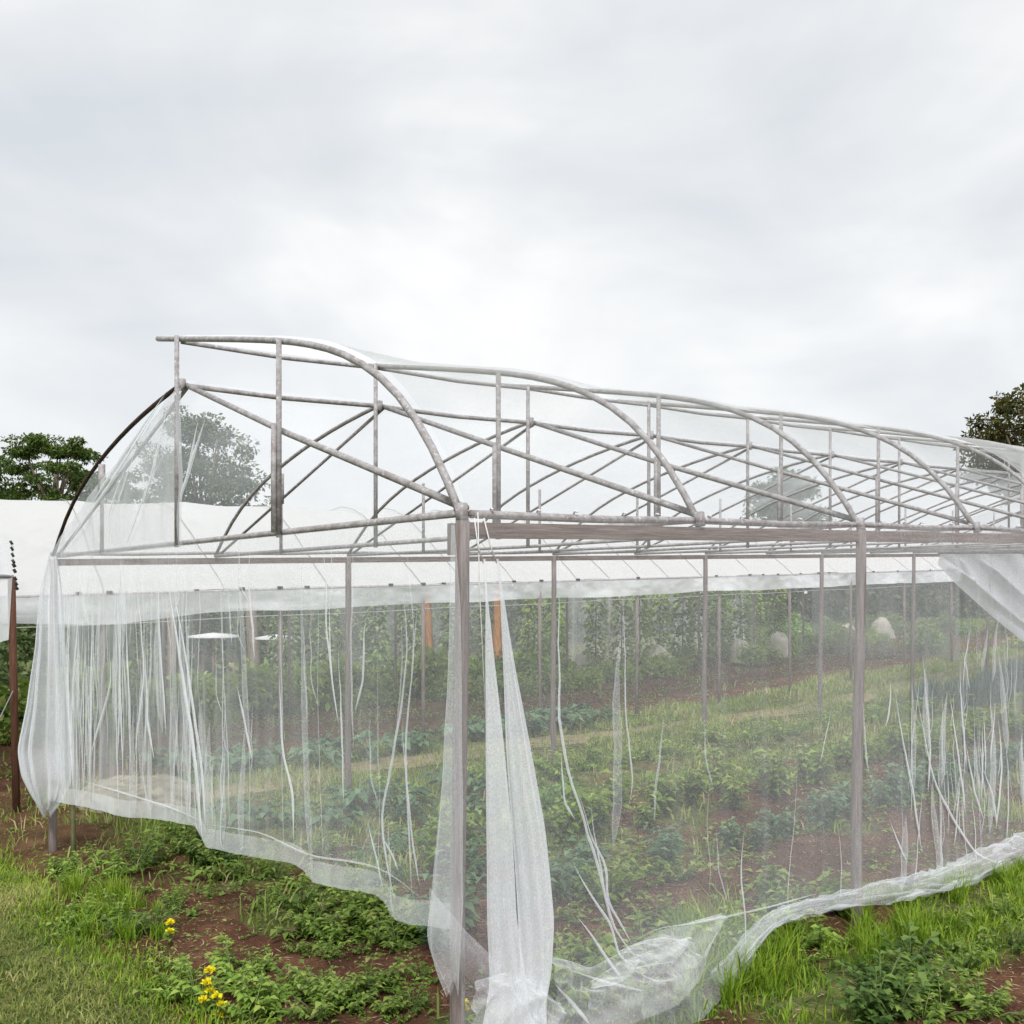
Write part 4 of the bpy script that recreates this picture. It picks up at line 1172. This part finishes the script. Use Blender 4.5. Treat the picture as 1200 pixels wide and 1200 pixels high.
# fleece-covered mounds
def mound(px, py, wpx, hpx, mat, label, name='fleece_cover', cat='plant cover', group=None, flat=.72, shr=1.0):
    x, y = gp(px, py)
    z = gz(x, y); dz = (np.array([x, y, z]) - CAM) @ FW
    rx = wpx / 2 / FPX * dz * shr; h = hpx / FPX * dz * shr
    nu, nv = 40, 16
    A, Q = np.meshgrid(np.linspace(0, 2 * math.pi, nu), np.linspace(0, 1, nv), indexing='ij')
    el = Q * math.pi / 2
    sd_ = px * .37
    rr = rx * np.cos(el) ** .7 * (1 + .4 * (fbm(np.cos(A) * 1.5 + sd_, np.sin(A) * 1.5 + Q * 2, 3) - .5) * 2)
    v_ = np.stack([rr * np.cos(A), rr * .8 * np.sin(A), -.05 + (h * flat + .05) * np.sin(el) * (1 + .55 * (fbm(A * 0 + np.cos(A) * 2 + sd_, np.sin(A) * 2, 2) - .5))], -1)
    o = obj(name, mesh(name, v_, grid_faces(nu, nv), mat), None, (x, y, z))
    o.rotation_euler = (0, 0, sd_)
    return tag(o, label, cat, group)
for px, py, wp, hp_, lb in [
    (690, 800, 62, 40, 'white cover mound left of the climbing beans, leftmost of the row'),
    (768, 794, 60, 42, 'large white cover mound between bean canes, second of the row'),
    (868, 782, 44, 36, 'white cover mound, third of the row among the beans'),
    (914, 776, 40, 40, 'tall white cover mound, fourth of the row among the beans'),
    (993, 762, 36, 32, 'white cover mound just left of the second post'),
    (1032, 752, 36, 30, 'white cover mound just right of the second post')]:
    mound(px, py - 6, wp, hp_, M['fleece'], lb, group='covered mounds', flat=.85, shr=.8)
mound(628, 788, 34, 30, M['straw'], 'pale straw mound behind the bush row right of the curtains', 'straw_mound', 'mound')
mound(505, 800, 40, 28, M['straw'], 'pale straw mound at the foot of the orange trunk', 'straw_mound', 'mound')
mound(165, 936, 175, 34, M['sand'], 'low pale straw mound behind the left part of the end net', 'straw_mound', 'mound')

# ------------------------------------------------------------------ white sheets on a timber rack at the back left
def rack(px, wpx, py_top, label, depth, timber):
    c = at_depth(px, py_top, depth)
    zg = gz(c[0], c[1]); hh = c[2] - zg
    wd = wpx / FPX * depth
    r = empty('garden_table', (c[0], c[1], zg), -math.atan2(FW[0], FW[1])); tag(r, label, 'table')
    a = np.linspace(0, 2 * math.pi, 24, endpoint=False)
    v_ = [(0, 0, hh + .05)] + [(math.cos(t_) * wd / 2, math.sin(t_) * wd * .42, hh - .02 * math.cos(t_ * 2)) for t_ in a] + [(math.cos(t_) * wd / 2, math.sin(t_) * wd * .42, hh - .05) for t_ in a]
    f_ = [(0, 1 + k, 1 + (k + 1) % 24) for k in range(24)] + [(1 + k, 25 + k, 25 + (k + 1) % 24, 1 + (k + 1) % 24) for k in range(24)]
    obj('table_top', mesh('table_top', v_, f_, M['sheet']), r)
    obj('leg', mesh('leg', *tube([(0, 0, 0), (0, 0, hh - .04)], .03, 7), M['bark']), r)
    if timber:
        for sx in (-.35, .35):
            obj('timber_post', mesh('timber_post', *box((sx, .3, hh * .33), (.07, .07, hh * .66)), M['bark'], False), r)
        obj('timber_rail', mesh('timber_rail', *box((0, .25, hh * .6), (.8, .05, .07)), M['bark'], False), r)
rack(250, 58, 744, 'white round table with a timber rail at the back left', 20.5, True)
rack(322, 46, 746, 'white round table beside the pale trunk at the back', 20.0, False)

# ------------------------------------------------------------------ trees
def tree(name, base, label, trunk_h, trunk_r, clumps, nleaf, lsize, mat, bark, lean=(0, 0), squash=.7, tint=.45, group=None, limbs=10):
    """clumps: array of (dx, dy, z, r)"""
    x, y = base; z = gz(x, y)
    r = empty(name, (x, y, z)); tag(r, label, 'tree', group)
    top = np.array([lean[0], lean[1], trunk_h])
    pts = [np.array([0, 0, -.3]), top * .25 + [jit(.06), jit(.06), 0], top * .6 + [jit(.1), jit(.1), 0], top]
    parts = [tube(pts, [trunk_r * 1.35, trunk_r, trunk_r * .85, trunk_r * .6], 9, .12)]
    tr_ = obj('trunk', mesh('trunk', *parts[0], M[bark]), r)
    cl = np.asarray(clumps, float)
    idx = np.linspace(0, len(cl) - 1, min(limbs, len(cl))).astype(int)
    for i in idx:
        c = cl[i, :3]
        s = top * random.uniform(.65, 1)
        obj('limb', mesh('limb', *tube([s, (s + c) / 2 + [jit(.2), jit(.2), .12], c], [trunk_r * .38, trunk_r * .25, trunk_r * .1], 6), M[bark]), r)
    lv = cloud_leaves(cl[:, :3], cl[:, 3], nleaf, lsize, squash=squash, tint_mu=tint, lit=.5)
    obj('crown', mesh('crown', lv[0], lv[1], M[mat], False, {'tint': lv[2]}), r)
    return r

def ell_clumps(n, rx, ry, z0, z1, r0, r1, shell=.55, lop=0):
    d = unit(n); q = RNG.uniform(shell, 1, n)
    zc, zr = (z0 + z1) / 2, (z1 - z0) / 2
    return np.stack([d[:, 0] * rx * q + lop, d[:, 1] * ry * q, zc + d[:, 2] * zr * q, RNG.uniform(r0, r1, n)], -1)

def place(px, depth):
    q = at_depth(px, HZ, depth); return (q[0], q[1])

# left: spreading acacias
b = place(60, 34)
cl = []
for k in range(130):
    lay = random.choice([3.6, 4.4, 5.0, 5.6, 6.2, 6.9])
    rad = np.interp(lay, [3, 5.6, 6.9], [3.1, 2.9, 1.4])
    a = random.uniform(0, 6.28); q = rad * random.uniform(.35, 1)
    cl.append((math.cos(a) * q, math.sin(a) * q, lay + jit(.5), random.uniform(.25, .6)))
tree('acacia_tree', b, 'flat-layered dark acacia tree behind the film roof at the left', 4.4, .2, cl, 24000, .12, 'lf_acacia', 'bark', squash=.3, limbs=16)
b = place(-60, 36)
cl = [(math.cos(a) * q, math.sin(a) * q, z + jit(.4), random.uniform(.45, .8)) for a, q, z in [(random.uniform(0, 6.28), random.uniform(.3, 3), random.choice([3.5, 4.6, 5.6, 6.4])) for _ in range(40)]]
tree('acacia_tree', b, 'acacia tree cut off by the left edge of the picture', 4.2, .2, cl, 16000, .12, 'lf_acacia', 'bark', squash=.3)
b = place(125, 37)
cl = [(math.cos(a) * q, math.sin(a) * q, z + jit(.4), random.uniform(.25, .55)) for a, q, z in [(random.uniform(0, 6.28), random.uniform(.2, 2.1), random.uniform(3.6, 6.3)) for _ in range(80)]]
tree('acacia_tree', b, 'acacia tree just left of the dark bent arch pipe', 4.2, .18, cl, 14000, .12, 'lf_acacia', 'bark', squash=.3)
# the tree seen through the gable net
b = place(236, 24)
cl = np.concatenate([ell_clumps(120, 1.65, 1.5, 2.7, 6.2, .2, .4, .35), ell_clumps(16, .8, .7, 5.6, 6.5, .2, .32, .2)])
tree('leafy_tree', b, 'leafy tree seen grey through the gable net', 3.6, .15, cl, 17000, .10, 'lf_tree', 'bark', tint=.5, limbs=14)
b = place(201, 21)
tree('slim_tree', b, 'slim pale trunk at the back behind the thick fold of the end net', 3.0, .10, ell_clumps(12, .7, .7, 2.5, 3.6, .25, .4), 1600, .12, 'lf_tree', 'bark')
b = place(297, 21)
tree('slim_tree', b, 'slim pale trunk at the back between the two white tables', 3.0, .13, ell_clumps(12, .7, .7, 2.5, 3.6, .25, .4), 1600, .12, 'lf_tree', 'bark')
b = place(502, 22)
tree('slim_tree', b, 'slim orange trunk just left of the corner post', 2.9, .10, ell_clumps(12, .7, .7, 2.4, 3.4, .25, .4), 1600, .12, 'lf_tree', 'bark_rust')
b = place(584, 22)
tree('slim_tree', b, 'slim orange trunk seen between the two net curtains', 2.9, .11, ell_clumps(12, .7, .7, 2.4, 3.4, .25, .4), 1600, .12, 'lf_tree', 'bark_rust')
# small tree through the roof
b = place(920, 42)
tree('small_tree', b, 'small round tree seen through the roof pipes right of centre', 4.6, .16, ell_clumps(44, 1.6, 1.6, 3.4, 6.6, .35, .6, .4), 8000, .17, 'lf_tree', 'bark', tint=.5)
# right: reddish tree
b = place(1208, 28)
cl = np.concatenate([ell_clumps(150, 1.95, 1.9, 3.7, 6.8, .2, .36, .4), ell_clumps(12, 1.0, 1.0, 6.4, 7.2, .2, .34, .2)])
tree('reddish_tree', b, 'dense olive tree with reddish shoots at the right edge', 5.0, .2, cl, 15000, .13, 'lf_red', 'bark', tint=.42, limbs=14)

# the wood behind the film house: reads as one mass under the roof edge
n = 95000
u = RNG.random(n); X = -14 + 94 * u; Yw = 19.6 + RNG.random(n) ** 1.5 * 3.5 + 1.2 * (fbm(X * .5, X * 0, 3) - .5)
hmax = 3.1 + 1.0 * (fbm(X * .45 + 8, X * 0 + 4, 3) - .5) + SLOPE * np.clip(X, -10, 26) * .3 + .5 * sstep(22, 40, X)
Zw = RNG.random(n) ** .8 * hmax
dirs = unit(n); dirs[:, 1] -= .4
L = RNG.uniform(.12, .28, n) * np.interp(X, [20, 60], [1, 1.9])
cl_ = fbm(X * 1.6, Zw * 1.8 + 7, 3)
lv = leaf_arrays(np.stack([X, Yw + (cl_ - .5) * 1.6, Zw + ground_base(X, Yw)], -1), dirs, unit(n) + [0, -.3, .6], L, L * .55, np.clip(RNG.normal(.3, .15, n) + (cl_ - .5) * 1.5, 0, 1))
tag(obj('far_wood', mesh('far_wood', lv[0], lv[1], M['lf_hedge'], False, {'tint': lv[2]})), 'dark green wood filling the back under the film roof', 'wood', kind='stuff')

# ------------------------------------------------------------------ grass (uncountable)
def scatter(n, x0, x1, y0, y1, keep):
    X = RNG.uniform(x0, x1, n); Y = RNG.uniform(y0, y1, n)
    P_ = np.stack([X, Y, ground_base(X, Y)], -1)
    px, py, z = project(P_)
    k = (z > 1.5) & (px > -160) & (px < 1360) & (py < 1420) & (RNG.random(n) < keep(X, Y))
    X, Y = X[k], Y[k]
    return np.stack([X, Y, ground_z(X, Y) - .004], -1)

def grass(name, B, h0, h1, wd, mat, label, mu=.5, sd_=.22, lean=(.15, 1.0), patch=.5):
    n = len(B)
    pt = (fbm(B[:, 0] * 1.4 + 20, B[:, 1] * 1.4, 3) - .5) * patch + (fbm(B[:, 0] * 7, B[:, 1] * 7, 2) - .5) * .5 * patch
    hh = RNG.uniform(h0, h1, n) * (1 + pt)
    bl = blade_arrays(B, hh, RNG.uniform(*lean, n), RNG.uniform(0, 6.28, n), RNG.uniform(.6, 1.3, n) * wd, np.clip(RNG.normal(mu, sd_, n) + pt, 0, .99))
    return tag(obj(name, mesh(name, bl[0], bl[1], M[mat], False, {'tint': bl[2]})), label, 'grass', kind='stuff')

Bl = scatter(330000, -6, -.3, -.8, 9, lambda X, Y: (1 - soil_share(X, Y)) * np.clip(1.3 - np.hypot(X - CAM[0], Y - CAM[1]) / 14, .2, 1) * (X < 0))
grass('lawn_grass', Bl, .025, .065, .0065, 'gr_lawn', 'short mown lawn grass at the lower left', lean=(.3, 1.5), patch=.95)
Be = scatter(26000, -.95, -.1, -.5, 8, lambda X, Y: np.exp(-((X + .5) / .16) ** 2) * .9)
grass('edge_grass', Be, .03, .09, .007, 'gr_tall', 'brighter uncut grass along the lawn border', mu=.5)
Br = scatter(60000, 1.0, 8, -1.2, .4, lambda X, Y: (1 - soil_share(X, Y)) * .8 * (.12 + .88 * sstep(.44, .58, fbm(X * 4.2 + 7, Y * 4.2, 3))))
grass('strip_grass', Br, .03, .10, .007, 'gr_tall', 'bright grass strip growing along the side net', mu=.52)
Bi = scatter(260000, -.5, 26, .2, 9.2, lambda X, Y: (1 - soil_share(X, Y)) * .85 * (.15 + .85 * sstep(.40, .54, fbm(X * 1.5 + 11, Y * 2.0 + 6, 3))))
grass('field_grass', Bi, .05, .15, .011, 'gr_field', 'rough grass growing inside the net house and by the path', mu=.5, patch=.9)
Bf = scatter(90000, -8, 60, 7, 26, lambda X, Y: (.25 + (1 - soil_share(X, Y)) * .6) * ((X > 20.6) | ((Y > 9) & (Y < 17))))
grass('back_grass', Bf, .06, .20, .02, 'gr_field', 'grass and low growth inside the film house', mu=.4)
# small leaves, seedlings and crumbs over the soil
Bs = scatter(150000, -.7, 9, -1.6, 8.4, lambda X, Y: .26 * soil_share(X, Y) * sstep(.45, .62, fbm(X * 3 + 4, Y * 3, 3)) + .10 * (1 - soil_share(X, Y)))
n = len(Bs); az = RNG.uniform(0, 6.28, n); L = RNG.uniform(.014, .04, n)
Bs[:, 2] += RNG.uniform(.003, .03, n)
lv = leaf_arrays(Bs, np.stack([np.cos(az), np.sin(az), RNG.uniform(-.1, .5, n)], -1), unit(n) * .4 + [0, 0, 1], L, L * .6, np.clip(RNG.normal(.5, .2, n), 0, 1))
tag(obj('ground_cover', mesh('ground_cover', lv[0], lv[1], M['lf_weed'], False, {'tint': lv[2]})), 'tiny seedlings and creeping leaves over the soil', 'ground cover', kind='stuff')
Bq = scatter(200000, .3, 24, .5, 12.4, lambda X, Y: .30 * sstep(.46, .60, fbm(X * 1.7 + 40, Y * 2.2 + 2, 3)))
n = len(Bq); az = RNG.uniform(0, 6.28, n); L = RNG.uniform(.03, .085, n)
Bq[:, 2] += RNG.uniform(.0, .12, n) * fbm(Bq[:, 0] * 3, Bq[:, 1] * 3, 2)
lv = leaf_arrays(Bq, np.stack([np.cos(az), np.sin(az), RNG.uniform(-.1, .7, n)], -1), unit(n) * .4 + [0, 0, 1], L, L * .5, np.clip(RNG.normal(.5, .2, n), 0, 1))
tag(obj('field_weeds', mesh('field_weeds', lv[0], lv[1], M['lf_weed'], False, {'tint': lv[2]})), 'low leafy weeds matted over the ground inside the net house', 'weeds', kind='stuff')
Bd = scatter(26000, -.8, 8, -1.6, 4, lambda X, Y: .35)
n = len(Bd); az = RNG.uniform(0, 6.28, n); L = RNG.uniform(.02, .09, n); Bd[:, 2] += .006
lv = leaf_arrays(Bd, np.stack([np.cos(az), np.sin(az), RNG.uniform(-.05, .25, n)], -1), unit(n) * .2 + [0, 0, 1], L, np.full(n, .004) + L * .03, np.zeros(n), droop=.02)
tag(obj('plant_litter', mesh('plant_litter', lv[0], lv[1], M['straw'], False)), 'dry stalks and straw bits lying on the soil', 'litter', kind='stuff')
# soil clods
n_c = 900
Bc = scatter(9000, -.6, 6, -1.6, 3.6, lambda X, Y: .5 * soil_share(X, Y))[:2600]
ico = np.array([(1, 0, 0), (-1, 0, 0), (0, 1, 0), (0, -1, 0), (0, 0, 1), (0, 0, -1)], float)
icf = np.array([(0, 2, 4), (2, 1, 4), (1, 3, 4), (3, 0, 4), (2, 0, 5), (1, 2, 5), (3, 1, 5), (0, 3, 5)])
n = len(Bc); s = RNG.lognormal(-4.75, .5, n)
v_ = Bc[:, None, :] + ico[None] * s[:, None, None] * RNG.uniform(.6, 1.4, (n, 6, 1))
f_ = (np.arange(n)[:, None, None] * 6 + icf[None]).reshape(-1, 3)
M['clod'] = mat_surface('soil_clod', [(0.3, (0.06, 0.027, 0.016)), (0.55, (0.13, 0.06, 0.036)), (0.75, (0.23, 0.125, 0.08))], scale=6, rough=.95, bump=.6)
tag(obj('soil_clods', mesh('soil_clods', v_.reshape(-1, 3), f_, M['clod'], False)), 'loose clods of red soil', 'soil', kind='stuff')

# ------------------------------------------------------------------ labels that tell look-alikes apart
ONE = ['', 'first', 'second', 'third', 'fourth', 'fifth', 'sixth', 'seventh', 'eighth', 'ninth', 'tenth', 'eleventh', 'twelfth', 'thirteenth',
       'fourteenth', 'fifteenth', 'sixteenth', 'seventeenth', 'eighteenth', 'nineteenth', 'twentieth', 'twenty-first', 'twenty-second', 'twenty-third', 'twenty-fourth']
bpy.context.view_layer.update()
fam = {}
for o in COL.objects:
    if o.parent is None and o.get('group') and o.get('label'):
        fam.setdefault((o['group'], o['label']), []).append(o)
for (gr, lb), os_ in fam.items():
    if 2 <= len(os_) <= 24:
        os_.sort(key=lambda o: float(project(np.array(o.location))[0]))
        for i, o in enumerate(os_):
            pos = 'leftmost' if i == 0 else 'rightmost' if i == len(os_) - 1 else ONE[i + 1] + ' from the left'
            o['label'] = lb + ', ' + pos
